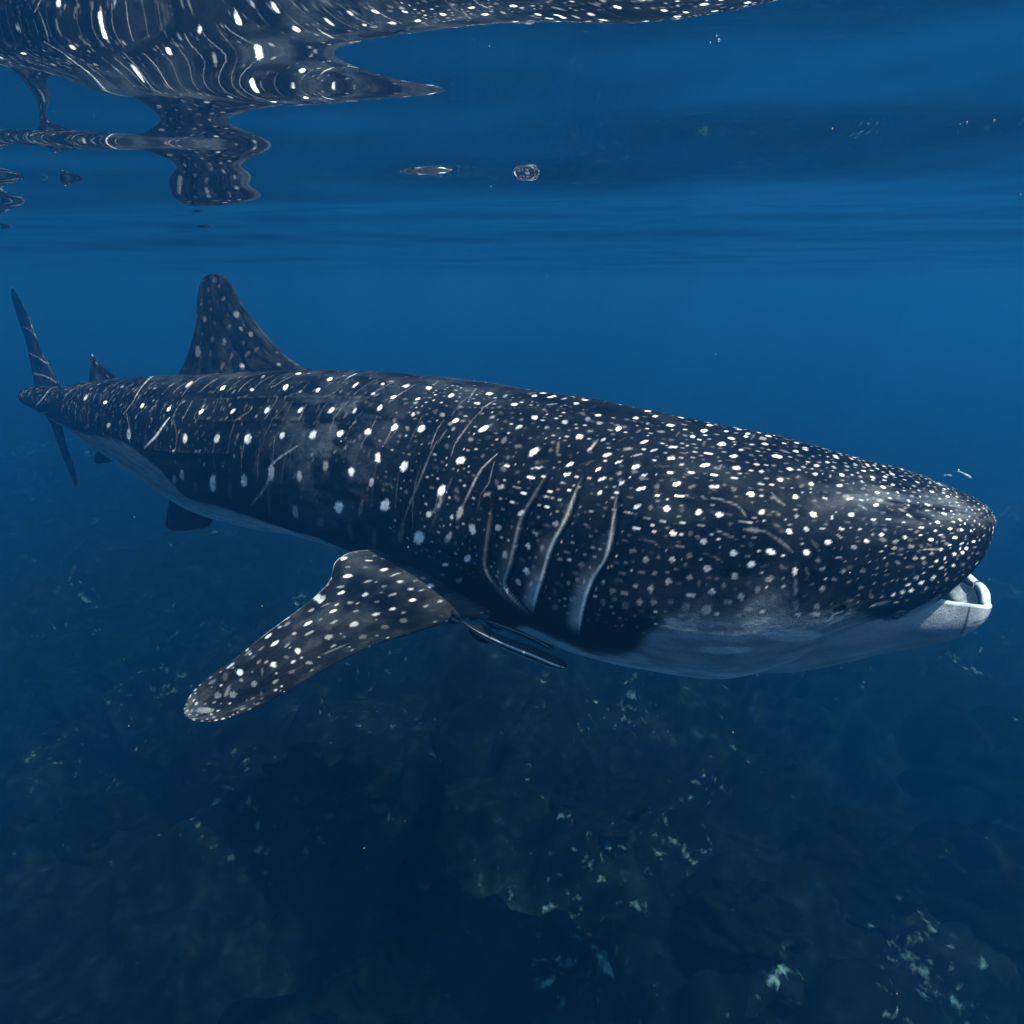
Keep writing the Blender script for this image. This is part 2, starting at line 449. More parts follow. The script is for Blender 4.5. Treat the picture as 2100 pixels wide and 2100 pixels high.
# markings, with painted caustic lines among the streaks: ring, column, 2x2 ellipse (0.1 mm), strength %
SPOTS = (
    '322,240,-167,-55,-55,141,100;309,239,-117,-36,-72,89,45;293,233,-140,-83,-90,234,100;281,224,-100,-66,-76,218,80;327,247,-141,-129,-63,280,35;316,248,'
    '-156,-74,-72,169,50;299,249,-98,-118,-151,184,100;280,237,-66,-49,-41,146,60;263,233,-179,-56,-82,211,100;254,221,-162,-14,43,111,40;250,234,-95,-28,-'
    '74,102,60;236,229,-131,-79,-196,252,100;220,224,-102,-26,-5,190,90;203,226,-105,-21,-8,205,90;283,248,-61,-56,-227,67,30;266,243,-208,-44,-67,158,30;2'
    '53,242,-33,-55,-383,60,25;241,240,-102,-46,-63,170,75;306,261,-87,-62,-121,73,70;292,258,-149,-34,-210,45,25;274,256,-159,-51,-166,89,100;268,251,-80,'
    '-23,-89,45,20;213,233,-173,-21,-21,142,90;196,236,-131,-15,-47,138,60;217,242,-177,-41,-78,195,100;313,270,-98,-61,-138,59,60;286,265,-140,-51,-101,86'
    ',30;251,255,-195,-23,-78,73,90;241,250,-96,-27,-44,95,20;230,245,-73,-28,24,333,20;202,245,-117,-15,-26,111,70;298,271,-179,-60,-120,94,100;264,261,-1'
    '61,-36,-151,62,70;275,267,-263,-28,-181,50,50;287,274,-179,-32,-126,48,80;242,258,-172,-10,-13,53,25;234,260,-133,-16,-22,77,35;224,254,-226,-14,-35,7'
    '6,95;206,253,-181,-11,-11,96,100;194,248,-128,-9,-31,81,30;310,279,-114,-46,-165,38,30;261,268,-102,-31,-43,77,70;249,264,-202,-29,-66,93,100;254,271,'
    '-361,-16,-102,50,25;240,267,-149,-28,-65,78,50;223,264,-198,-27,-77,92,100;212,263,-54,-56,-109,63,35;201,262,-185,-13,-24,107,100;206,257,-355,-7,-49'
    ',54,25;301,281,-111,-50,-100,56,90;273,275,-189,-48,-103,90,100;284,281,-133,-32,-28,100,40;265,279,-167,-31,-88,61,85;246,274,-160,-21,-51,64,100;231'
    ',271,-206,-11,-49,42,90;215,270,-176,-11,-28,64,95;226,274,-162,-8,-27,40,25;201,270,-175,-4,2,85,70;193,265,-123,-11,-34,63,30;296,286,-195,-42,-105,'
    '68,100;280,286,-121,-59,-99,72,85;251,280,-91,-33,-43,71,25;239,280,-177,-47,-106,89,100;253,285,-83,-37,-58,56,25;228,280,-178,-43,-98,90,30;213,278,'
    '-270,-13,-31,92,100;199,278,-85,-40,-59,80,30;188,279,-185,2,11,105,100;264,287,-216,-38,-84,90,100;295,294,-129,-49,-65,84,90;251,289,-151,-25,-72,53'
    ',85;235,287,-237,-8,-24,50,90;271,293,-311,-6,-46,32,25;264,297,-153,-43,-77,82,90;254,296,-116,-31,-24,130,35;242,295,-176,-30,-37,129,95;231,294,-11'
    '6,-30,-20,153,25;219,294,-161,0,6,123,100;205,294,-188,-7,-9,108,95;255,302,-196,-9,-21,75,40;243,302,-167,-3,-3,75,50;229,301,-169,-7,-12,81,60;216,3'
    '01,-185,4,15,73,50;203,303,-115,21,51,55,55;197,298,-92,-14,-13,98,25;262,308,-206,-8,-21,89,80;248,308,-114,-8,-12,88,60;234,307,-204,-3,-5,108,85;22'
    '2,306,-128,-16,-18,119,25;184,300,-181,5,13,91,50;212,309,-173,-15,-22,132,75;269,315,-275,-14,-66,69,25;228,313,-357,-7,-54,60,35;262,319,-201,-30,-6'
    '8,108,40;251,322,-176,-18,-33,155,45;242,320,-100,-15,-19,118,30;232,320,-171,-14,-28,131,55;220,317,-167,-12,-23,128,40;192,313,-177,-13,-21,137,70;1'
    '80,318,-181,-4,-9,148,70;182,308,-108,-9,-10,129,25;274,326,-179,-8,-35,88,25;261,324,-118,-9,-22,86,30;268,330,-213,-8,-42,105,35;253,328,-179,-1,-18'
    ',104,35;243,327,-135,-11,-26,108,30;207,322,-189,-10,-23,144,65;218,327,-162,-8,-22,135,55;189,324,-166,-7,-15,157,65;232,330,-167,-9,-29,128,50;222,3'
    '22,-113,-7,-16,83,20;299,304,-153,-15,-32,63,60;296,316,-129,-11,-26,71,30;293,321,-134,-47,-78,88,50;299,312,-184,-9,-38,49,25;203,226,-107,-14,19,18'
    '4,90;211,233,-84,-19,-24,121,90;190,225,-209,-4,21,132,60;173,224,-123,-3,-25,140,80;196,236,-147,-13,-53,118,50;187,231,-162,-7,-8,179,100;156,225,-1'
    '38,12,31,146,100;163,231,-139,6,-12,174,100;202,245,-124,-16,-27,118,55;171,235,-358,6,85,135,30;176,244,-213,0,-5,170,100;205,252,-149,-9,0,98,100;14'
    '5,228,-75,3,-49,120,60;150,232,-84,2,-54,128,50;160,236,-145,8,12,113,50;132,225,-133,24,29,150,100;118,220,-85,13,-53,183,60;140,236,-110,22,10,137,9'
    '0;146,239,-146,12,-23,110,50;162,243,-120,16,68,111,30;193,249,-144,-9,-34,79,30;184,250,-128,-3,-8,77,25;188,256,-134,1,15,94,85;148,244,-132,17,-4,1'
    '36,100;201,262,-191,-12,-25,97,100;166,254,-168,5,2,106,100;157,249,-86,9,9,88,60;169,249,-158,-2,-43,86,35;136,241,-117,27,43,115,60;126,235,-124,24,'
    '13,107,60;119,230,-79,18,-10,89,70;107,225,-86,17,-41,105,70;101,222,-86,18,-39,106,80;184,261,-110,3,12,89,85;172,258,-138,7,36,63,35;193,265,-123,-9'
    ',-34,54,25;149,254,-129,14,3,108,100;131,249,-108,34,14,134,100;139,253,-58,9,-22,104,60;127,241,-91,22,-12,105,50;114,236,-114,30,1,112,100;119,241,-'
    '71,19,-37,100,60;109,243,-104,40,60,106,90;99,238,-97,35,9,107,90;91,230,-86,56,107,127,100;142,258,-82,5,-26,70,40;160,260,-86,1,-15,113,35;201,270,-'
    '144,-2,9,76,60;171,265,-152,9,19,120,100;118,252,-77,29,29,79,80;118,246,-84,29,12,95,50;124,256,-53,15,-17,88,70;151,264,-105,24,24,123,100;157,267,-'
    '110,-27,-71,115,35;133,261,-129,23,-6,114,100;104,254,-106,37,45,89,100;96,248,-92,42,20,107,80;183,271,-154,1,8,75,75;141,264,-73,19,23,66,30;169,271'
    ',-136,-2,-14,62,30;126,263,-90,11,-22,74,30;118,260,-118,23,-32,118,35;199,278,-112,-34,-62,83,30;109,262,-99,30,30,73,90;95,258,-62,38,27,81,80;134,2'
    '68,-129,13,-10,81,40;116,266,-90,15,-19,81,35;160,276,-142,12,12,117,100;142,274,-148,22,55,66,70;127,272,-151,4,-42,62,75;101,266,-81,29,26,68,95;178'
    ',282,-98,16,47,47,25;157,282,-133,-3,-20,65,25;137,280,-102,4,-12,59,25;131,280,-96,-15,-73,40,35;111,275,-113,17,-16,90,100;101,273,-94,26,-15,120,25'
    ';118,279,-107,35,72,59,55;179,289,-155,-15,-22,129,75;169,289,-129,44,81,89,25;148,287,-131,57,92,102,100;158,289,-87,29,36,83,50;137,288,-77,5,-5,82,'
    '85;126,285,-137,18,4,95,100;119,288,-83,-29,-74,45,35;107,281,-111,8,-12,45,40;113,288,-103,9,-6,65,95;104,287,-111,20,27,52,100;128,291,-161,19,61,44'
    ',45;171,295,-92,-25,-48,59,20;161,299,-111,61,91,88,85;151,297,-102,42,57,87,60;142,296,-122,5,7,45,55;131,296,-111,24,49,54,90;121,296,-83,7,-1,67,10'
    '0;113,296,-143,-11,-71,35,30;107,292,-135,6,-7,50,30;98,293,-90,6,-4,46,35;153,303,-81,-1,-4,57,35;132,301,-170,20,112,33,50;122,302,-100,-6,-25,36,40'
    ';108,300,-97,22,21,74,100;100,298,-57,52,56,60,30;138,305,-144,33,44,108,100;116,305,-82,42,67,55,95;99,305,-100,5,0,62,50;182,308,-96,-8,-9,109,25;12'
    '3,309,-160,15,25,92,45;130,309,-59,7,3,93,30;149,311,-134,1,-1,139,100;114,311,-59,3,3,46,30;107,313,-78,13,26,44,80;100,311,-122,-9,-24,61,50;170,311'
    ',-196,38,69,122,100;101,315,-97,-10,-23,46,35;131,315,-229,10,56,46,50;121,317,-70,5,8,63,45;115,316,-70,26,34,63,35;109,319,-47,1,4,44,30;180,318,-16'
    '2,-25,-40,135,80;171,318,-119,0,-2,78,20;162,319,-132,2,2,98,25;139,321,-160,6,16,90,50;103,322,-70,1,6,70,40;97,322,-91,25,53,56,50;116,326,-109,15,3'
    '9,70,40;108,325,-77,1,9,65,45;127,324,-122,16,31,96,45;131,328,-114,33,77,70,45;154,322,-93,6,3,170,70;147,322,-50,-64,-17,235,30;168,325,-219,-28,-60'
    ',147,40;110,329,-53,1,8,50,35;102,330,-114,-15,-20,67,30;123,331,-105,11,33,67,35;98,334,-77,-1,12,70,45;95,334,-59,-2,9,84,40;180,327,-122,2,-3,103,2'
    '0;108,334,-65,1,12,52,50;74,235,-80,48,75,90,90;80,244,-88,43,21,91,70;66,237,-79,34,-26,82,70;62,241,-62,51,31,79,50;52,234,-110,57,22,92,80;73,245,-'
    '65,33,-22,82,50;78,250,-74,39,16,76,80;68,248,-79,58,48,90,100;58,245,-82,49,2,76,60;41,232,-90,50,1,78,50;57,251,-108,60,-13,89,90;47,246,-97,54,0,70'
    ',60;83,254,-88,36,19,74,60;86,260,-109,58,25,122,50;89,266,-77,37,49,65,100;75,257,-89,70,39,117,40;90,271,-71,27,29,53,80;93,275,-67,20,16,46,40;77,2'
    '68,-111,39,55,60,100;65,257,-113,60,-31,109,50;67,277,-88,42,73,45,90;78,275,-78,31,37,49,70;91,282,-87,31,62,47,100;56,284,-81,44,56,35,80;62,281,-63'
    ',25,10,36,50;82,284,-81,24,32,42,50;73,287,-123,28,25,54,100;62,286,-86,34,32,40,70;95,289,-86,22,32,45,90;84,293,-103,19,21,48,100;75,296,-74,24,22,4'
    '8,95;65,294,-90,19,3,50,90;57,296,-55,46,57,29,90;46,298,-57,19,7,32,70;49,299,-47,45,62,18,90;91,295,-116,6,-4,42,40;80,298,-69,9,0,49,35;85,300,-78,'
    '6,0,41,80;94,302,-91,24,26,68,100;78,304,-124,16,22,52,100;72,300,-78,7,3,32,70;62,304,-126,20,24,49,100;64,299,-157,-1,-31,31,40;54,308,-64,10,12,31,'
    '50;47,314,-107,32,51,40,100;70,306,-95,8,7,45,40;57,312,-117,-17,-23,42,80;65,311,-87,10,19,36,90;91,309,-58,25,30,47,50;84,310,-90,40,72,50,30;79,309'
    ',-143,16,62,34,30;71,314,-77,6,9,58,100;53,319,-111,52,81,44,100;46,322,-147,-3,34,38,50;62,321,-88,5,20,76,100;56,322,-77,-51,-10,99,90;85,314,-73,48'
    ',59,62,25;92,314,-63,-9,-21,30,30;68,323,-60,-27,-9,83,80;59,327,-67,0,21,41,50;77,317,-97,-17,-25,57,40;42,332,-131,-11,53,72,35;49,332,-113,-8,49,72'
    ',50;47,328,-121,26,75,47,30;87,320,-103,1,8,65,50;93,319,-66,1,4,48,45;81,324,-95,0,12,83,35;73,324,-74,1,12,69,100;61,332,-98,-9,26,69,100;53,335,-11'
    '9,89,130,51,40;76,328,-103,0,18,40,50;90,326,-56,-1,6,56,40;69,331,-114,-19,-9,61,70;66,333,-48,-1,15,43,60;45,343,-121,-29,71,137,25;55,339,-76,-3,40'
    ',35,40;95,328,-71,-1,8,74,25;80,332,-81,-22,-27,52,60;86,330,-72,-1,10,46,25;90,334,-67,-2,11,72,60;73,336,-95,38,64,111,90;63,340,-102,-4,46,108,50;8'
    '4,334,-94,-3,17,102,60;95,334,-61,-2,9,101,25;98,334,-76,-1,12,72,40;80,337,-137,-39,-59,84,90;88,337,-88,-25,-32,66,80;76,342,-65,30,49,95,60;68,340,'
    '-70,-1,27,46,35;68,345,-84,-3,38,79,30;61,352,-96,-44,-4,95,40;90,341,-78,-1,17,108,70;85,341,-106,-21,-9,91,90;95,342,-82,0,18,97,85;102,342,-82,2,19'
    ',77,50;108,340,-96,37,95,63,40;102,335,-66,0,11,72,30;108,334,-66,2,12,72,35;115,335,-107,6,24,91,35;102,338,-76,1,15,74,25;109,337,-66,4,14,74,25;92,'
    '349,-84,-2,24,72,80;86,349,-80,-5,25,109,40;115,342,-66,9,20,84,50;116,325,-106,4,16,78,25;108,325,-71,1,8,67,30;110,329,-61,2,9,63,30;103,323,-65,1,6'
    ',72,30;97,322,-100,26,66,51,40;115,316,-71,3,6,54,30;257,334,-160,-8,-33,120,60;245,334,-137,-13,-28,173,60;233,330,-143,-10,-25,136,60;202,332,-181,-'
    '7,-21,166,70;216,334,-254,20,25,139,75;183,333,-150,5,-3,154,70;174,330,-130,10,3,179,40;195,329,-98,-7,-11,141,50;164,334,-153,19,13,183,30;191,335,-'
    '202,-2,-17,131,50;253,339,-170,-13,-39,193,45;242,338,-177,-13,-40,167,40;230,337,-164,-8,-32,132,35;282,343,-140,-78,-95,197,40;273,340,-147,-7,-35,1'
    '39,30;264,342,-232,-11,-55,223,30;275,337,-188,-9,-43,159,40;265,337,-204,-8,-46,124,50;154,321,-92,3,3,112,80;152,330,-92,33,7,540,35;150,337,-143,33'
    ',19,309,35;137,332,-134,14,26,128,55;146,334,-109,11,16,111,25;180,327,-104,2,-2,118,30;211,329,-138,-8,-17,163,30;225,330,-132,-6,-20,104,30;270,333,'
    '-257,2,-29,122,30;169,338,-130,12,12,94,70;178,337,-198,9,6,105,50;148,341,-169,13,32,96,60;138,339,-142,21,37,135,60;138,343,-230,24,69,140,60;183,33'
    '9,-125,7,0,97,50;197,339,-100,-3,-13,87,70;204,338,-231,-10,-31,271,50;218,338,-213,-11,-35,247,40;157,339,-127,16,18,115,35;458,250,-68,-146,-142,134'
    ',100;427,239,-158,-101,-75,153,100;412,238,-10,-131,-263,136,40;390,229,-81,-121,-147,186,100;377,222,-118,-84,-53,184,100;365,223,-97,-64,-74,135,50;'
    '428,253,-167,-54,-29,91,100;413,250,-99,-44,-34,68,50;396,246,-161,-66,-59,106,100;366,237,-229,-60,-260,98,40;349,229,-139,-113,-92,241,70;452,269,10'
    ',-205,-135,57,50;437,271,-100,-126,-134,92,100;370,255,-180,-75,-6,170,90;408,272,-176,-122,-212,98,100;343,254,-152,-95,-45,194,70;378,265,-112,-103,'
    '-134,96,80;393,263,-135,-62,-35,103,30;355,261,-125,-49,-33,94,50;325,263,-178,-102,-81,191,100;356,279,-150,-145,-266,92,100;418,295,-208,-153,-162,1'
    '33,100;385,276,-155,7,41,203,40;338,274,-95,-151,-12,432,30;324,282,-174,-65,-158,68,95;349,288,-295,-24,-85,52,60;375,291,-198,15,46,76,80;324,288,-1'
    '68,-37,-67,71,100;352,294,-200,-19,-26,75,100;326,293,-121,-20,-28,58,50;334,299,-171,-19,-37,65,85;319,296,-137,-13,-20,58,80;355,303,-169,-13,-25,67'
    ',95;325,302,-107,-16,-24,57,60;363,309,-157,-7,-19,68,85;334,307,-173,-18,-39,72,90;325,308,-92,-10,-21,43,60;354,313,-183,-62,-111,87,80;376,303,-219'
    ',-34,-53,104,60;387,309,-272,-26,-68,90,50;341,321,-235,53,87,102,50;325,314,-217,-26,-51,130,50;374,324,-234,35,4,149,60;398,329,-209,-82,-89,282,90;'
    '411,323,-193,98,-1,430,60;431,315,-218,101,18,351,95;419,327,-111,-16,-35,108,80;423,338,-195,162,9,396,60;346,328,-158,95,119,109,70;334,327,-146,-18'
    ',-38,155,50;310,321,-156,-30,-80,66,50;366,335,-183,-21,-64,219,70;404,345,-222,-134,-262,96,90;430,356,-259,16,-116,129,90;437,366,-207,23,-107,101,5'
    '0;418,364,-293,-25,-254,149,60;347,339,-198,90,119,131,80;355,346,-161,93,123,124,75;343,344,-139,-8,-50,162,60;351,335,-190,45,42,103,30;319,330,-158'
    ',9,-15,129,40;314,326,-198,21,19,93,35;301,330,-199,13,-12,158,40;304,336,-140,-11,-38,145,50;311,338,-126,-12,-38,148,40;323,344,-109,-119,-110,162,3'
    '0;307,345,-256,-8,-83,159,35;323,353,-221,-2,-87,219,40;695,266,-233,-111,5,134,70;700,245,31,-303,-197,178,50;651,262,41,-250,-247,99,100;658,238,-17'
    '3,-175,-92,162,90;627,266,-83,-115,-88,77,60;606,263,-1,-177,-199,80,100;606,247,-140,-196,-113,171,95;567,253,-6,-147,-296,87,100;538,260,-65,-118,-1'
    '12,82,90;539,247,-109,-123,-21,142,80;513,261,-127,-112,-106,100,100;512,246,-183,-143,-101,158,100;487,259,-136,-74,-64,84,80;487,245,-147,-123,-35,1'
    '60,100;658,287,-130,-212,-213,85,100;613,284,-127,-170,-180,80,100;574,281,-140,-184,-185,95,100;546,278,-53,-121,-177,46,70;520,272,-14,-160,-211,56,'
    '95;481,273,-144,-62,-25,99,60;676,312,-165,-339,-338,59,100;628,306,-150,-243,-194,80,100;587,302,-132,-268,-267,66,100;553,297,-175,-200,-176,101,100'
    ';521,292,-80,-239,-201,72,100;494,285,-104,-176,-184,81,100;466,282,-130,-204,-201,111,100;685,343,-241,161,-20,395,80;643,334,-325,137,-43,647,80;603'
    ',332,-275,56,-42,391,75;566,321,-279,-25,-52,357,45;533,320,-284,-29,-59,253,100;503,307,-231,-82,-44,289,80;473,308,-122,-252,-298,50,100;508,323,-18'
    '0,76,-5,299,60;443,330,-112,-175,-222,27,90;621,361,-369,223,-115,602,70;588,365,-415,283,-113,538,40;553,345,-417,89,-114,445,100;492,334,-328,134,-2'
    '1,420,100;546,363,-258,179,-127,802,30;514,360,-220,250,-81,804,30;523,340,-178,272,-12,650,35;476,346,-215,248,-41,885,35;456,345,-390,128,-77,515,95'
    ';488,321,-464,-1,-78,80,30;857,263,-265,-179,-50,114,40;927,262,-43,-274,-169,100,50;993,288,-162,-306,-276,63,60;943,292,-282,-205,-117,94,100;861,28'
    '8,-150,-247,-193,64,100;810,288,-126,-188,-157,66,100;804,255,-18,-294,-370,142,80;741,263,-34,-209,-225,99,100;754,290,-200,-154,-187,72,100;706,289,'
    '-166,-155,-161,81,100;773,315,-275,125,15,381,80;722,313,-306,132,41,314,100;737,348,-427,401,-42,764,80;687,343,-311,191,-24,465,80;787,345,-354,238,'
    '-40,447,70;805,352,-337,343,-52,524,50;793,327,-215,41,-17,165,60;929,322,-340,269,1,311,70;882,323,-409,61,-79,516,80;769,353,-258,268,-30,415,30;713'
    ',353,-258,457,-20,770,25;754,325,-270,22,-17,113,30')
STREAKS = (  # skin lines and ridges; some bright ones are painted caustic light
    '43,50,218,286,208,285,202,286,196,287,191,290,188,293;46,40,205,302,199,304,191,306;55,28,258,313,248,313,242,315;53,30,211,315,204,316,198,318;55,50,'
    '175,276,171,280,166,283;35,30,152,276,145,281;64,40,175,300,169,303,162,307,157,311;84,50,188,300,182,300,177,300;62,35,147,304,144,307,142,310;81,60,'
    '107,348,103,347,96,347;98,80,1181,213;93,80,1120,219,1112,284,1147,356,1158,391,1103,344;92,35,1111,362,1033,341;71,50,1034,260,1050,287;81,35,979,325'
    ',991,343;79,70,909,220,886,258,882,282,895,302;95,50,800,233,799,257,798,273;99,60,888,301,879,319,882,332;103,90,804,297,825,316,850,330;62,35,682,28'
    '9,698,299,705,323;80,35,797,298,787,314,792,329;86,70,1031,227;66,40,952,310,972,331;60,30,651,310,668,334;60,35,635,279,654,310;61,35,663,320,663,337'
    ';58,30,604,291,620,319,642,364;87,75,606,312,641,329,651,341,689,365;76,30,575,335,595,350;74,40,446,288,454,312,465,330,476,344;58,35,441,279,444,289'
    ';54,30,540,300,546,308;57,30,592,275,591,284;52,30,490,286,498,297;113,22,422,306,433,326,443,339;101,40,645,336,667,374;50,70,588,231,586,246;106,50,'
    '433,313,431,320,442,331;48,30,581,260,587,269;50,30,627,253,626,267;47,30,564,259,566,264;53,30,678,238,675,265;55,30,724,244;25,60,437,253,444,236;70'
    ',55,387,286,397,297,405,313,414,327;49,35,420,260,426,284;46,40,387,291,387,301,392,309;47,30,394,319,393,310;22,20,343,287,352,291,351,297;51,30,316,'
    '281,306,276;67,55,310,262,313,271;20,30,232,287,225,287;44,30,765,278,693,276,570,269;38,30,573,269,535,266,518,267;33,40,441,261,396,252,353,242,337,'
    '244,330,228;44,25,753,297,720,298,632,294,558,286;37,20,560,287,496,277;59,25,827,328,773,326,702,324')
PECTORAL_SPOTS = (
    '71,133,-218,53,-125,-127,95;63,109,-258,25,-136,-73,80;76,116,-101,64,-135,-73,40;69,103,-149,38,-109,-80,35;83,109,-159,105,-288,-82,100;64,92,-246,1'
    '1,-13,-127,95;44,98,-260,-24,150,-123,90;43,88,-196,-20,70,-171,100;30,85,-176,124,-131,-167,100;14,80,-453,214,20,-263,90;63,83,-351,5,-13,-67,60;53,'
    '72,-140,9,-25,-79,70;40,73,-157,18,-37,-85,40;78,90,-266,34,-142,-83,65;66,75,-187,19,-49,-100,80;75,78,-184,20,-61,-85,50;67,65,-148,27,-59,-92,80;56'
    ',62,-182,46,-77,-159,90;37,62,-293,18,13,-161,70;95,111,-189,65,-246,-66,50;99,104,-243,54,-124,-104,85;87,83,-216,36,-96,-116,95;77,68,-258,9,-46,-84'
    ',70;80,75,-84,31,-71,-45,60;73,55,-241,14,-46,-116,90;102,87,-173,60,-109,-107,45;87,71,-163,30,-83,-74,45;34,50,-326,-1,80,-167,70;115,149,-338,-39,1'
    '51,184,70;115,121,-279,24,-67,-72,30;126,114,-225,21,-40,-111,50;115,90,-239,30,-68,-96,95;104,74,-225,25,-72,-75,45;85,57,-205,25,-68,-93,80;95,60,-2'
    '42,-6,-4,-117,75;115,105,-320,24,-93,-69,35;147,121,-240,11,-7,-99,40;135,97,-239,14,-31,-116,95;120,77,-258,13,-41,-85,50;126,91,-187,21,-57,-85,35;1'
    '12,60,-272,50,-75,-181,65;87,39,-231,58,-96,-143,40;99,39,-277,40,-88,-151,30;148,96,-139,42,-80,-94,50;139,83,-313,12,-55,-83,50;165,126,-266,7,6,-85'
    ',85;165,102,-247,4,11,-128,100;158,87,-215,-11,46,-89,40;131,63,-245,45,-83,-173,55;114,38,-292,25,-58,-138,40;123,52,-113,40,-70,-77,40;177,110,-228,'
    '3,9,-71,40;155,70,-141,94,-107,-163,85;185,92,-205,-12,52,-75,45;177,74,-158,105,-128,-167,80;165,72,-151,60,-116,-101,30;188,124,-225,5,3,-70,50;187,'
    '107,-179,2,5,-69,40;208,126,-289,0,18,-68,80;205,98,-164,110,-131,-180,95;208,83,-110,52,-77,-98,50;188,75,-59,148,-49,-231,35;154,44,-187,46,-122,-87'
    ',40;146,44,-68,30,-43,-59,50;169,47,-208,19,-47,-115,30;184,48,-222,-5,7,-115,45;200,66,-160,98,-114,-180,50;219,107,-87,200,-129,-186,30;234,114,-250'
    ',5,-2,-114,40;223,67,-177,79,-104,-185,50;238,80,-179,89,-121,-181,45;226,78,-59,278,-91,-238,40;200,42,-51,81,-32,-169,30;265,64,-444,56,-198,-193,45'
    ';134,42,-868,7,-119,-68,35;227,35,-464,-1,-23,-71,30')
DORSAL_SPOTS = (
    '118,47,-152,-120,-176,276,40;93,35,-119,-354,-328,0,45;92,90,7,-302,-314,30,45;63,64,-81,-271,-263,130,40;53,98,216,-520,-464,-168,40;66,78,5,-280,-29'
    '7,36,35;68,31,-176,-174,-193,171,40;160,61,-28,-266,-385,24,30;138,78,35,-225,-246,-22,30;114,60,-84,-148,-165,180,25;115,98,33,-185,-226,-3,30;79,53,'
    '-113,-166,-188,170,30;75,39,-94,-232,-216,39,35;50,81,7,-293,-209,91,30;1,60,-233,-97,-178,74,80;35,56,-213,-94,-209,264,70;21,47,-131,-157,-240,16,70'
    ';35,28,-185,-76,-110,110,60;45,62,-100,-206,-144,367,35;36,70,-26,-466,-165,325,30;48,47,-136,-18,-70,487,30;143,50,-48,-152,-220,35,30;105,75,-43,-17'
    '6,-248,51,25;52,36,-122,53,-34,420,30;74,94,79,-209,-215,-46,30;85,73,-24,-202,-206,46,25;60,45,-115,-116,-128,179,30')
PATCHES = (
    '148,355,-978,53,305,295,100;190,359,-1084,19,-36,209,70')
SLITS = [[282, 289, 280, 302, 279, 316, 282, 326, 293, 337, 298, 347, 304, 366], [312, 288, 314, 299, 316, 309, 324, 322, 331, 335, 337, 347, 345, 363], [339, 289, 346, 304, 354, 318, 357, 329, 362, 340, 369, 354, 358, 359, 347, 366], [380, 311, 382, 327, 386, 347, 378, 353, 369, 359]]
BOUNDARY = [[61, 358], [71, 363], [81, 370], [85, 381], [116, 352], [130, 344], [159, 338], [188, 336], [214, 337], [230, 342], [248, 359], [271, 380], [303, 386], [341, 380], [408, 403], [445, 374], [512, 388], [579, 390], [639, 392], [686, 386], [730, 375], [791, 371], [833, 352], [833, 334], [898, 337], [1044, 361], [1132, 380]]
MARKERS = {'EYE': [88, 369], 'SPIRACLE': [125, 344], 'NOSTRIL': [73, 347]}

JAW = [  # centre x, y, half width, rim z, keel z
    [1.087, 2.56, 0.49, -1.42, -1.985], [1.291, 2.47, 0.485, -1.38, -1.89], [1.454, 2.42, 0.45, -1.36, -1.80],
    [1.6, 2.39, 0.385, -1.345, -1.728], [1.717, 2.375, 0.325, -1.362, -1.684], [1.818, 2.37, 0.265, -1.40, -1.654],
    [1.899, 2.37, 0.205, -1.435, -1.628], [1.962, 2.37, 0.145, -1.46, -1.60], [1.999, 2.37, 0.08, -1.475, -1.575],
    [2.013, 2.37, 0.012, -1.485, -1.545]]
def nums(s):
    return [[int(x) for x in r.split(',')] for r in s.split(';')]
def frame_at(P, i, j):
    n, m = P.shape[:2]
    a = P[min(i+1, n-1), j]-P[max(i-1, 0), j]; b = P[i, (j+1) % m]-P[i, (j-1) % m]
    ea = a/np.linalg.norm(a); b = b-ea*(b @ ea)
    return ea, b/np.linalg.norm(b)
def stamp(P, F_, i, j, B, inten, soft=.3, wob=0.0, mode='max'):
    """paint one elliptical mark into field F_ round ring i, column j; B maps the unit circle to surface metres"""
    n, m = P.shape[:2]
    fi, fj = i-math.floor(i), j-math.floor(j); i, j = int(math.floor(i)), int(math.floor(j)) % m
    i = min(max(i, 0), n-1); i1, j1 = min(i+1, n-1), (j+1) % m
    ctr = (P[i, j]*(1-fi)+P[i1, j]*fi)*(1-fj)+(P[i, j1]*(1-fi)+P[i1, j1]*fi)*fj
    ea, eb = frame_at(P, i, j)
    R = 1.7*max(np.linalg.norm(B[:, 0]), np.linalg.norm(B[:, 1]))+.004
    da = np.linalg.norm(P[min(i+1, n-1), j]-P[max(i-1, 0), j])/2+1e-6
    db = np.linalg.norm(P[i, (j+1) % m]-P[i, (j-1) % m])/2+1e-6
    ki, kj = int(min(R/da+2, 160)), int(min(R/db+2, m//4))
    ii = np.arange(max(0, i-ki), min(n, i+ki+1)); jj = np.arange(j-kj, j+kj+1) % m
    D = P[np.ix_(ii, jj)]-ctr
    u = np.einsum('ab,xyb->xya', np.linalg.inv(B), np.stack([D@ea, D@eb], -1))
    r = np.sqrt((u**2).sum(-1))
    if wob: r = r*(1+wob*(vnoise(D[..., 0]*160+i, D[..., 2]*160+j, 7)-.5)*2)
    r = np.where((D**2).sum(-1) > R*R*1.2, 9, r)
    val = inten*(1-smooth(1-soft, 1+soft, r))
    cur = F_[np.ix_(ii, jj)]
    F_[np.ix_(ii, jj)] = np.maximum(cur, val) if mode == 'max' else cur+val
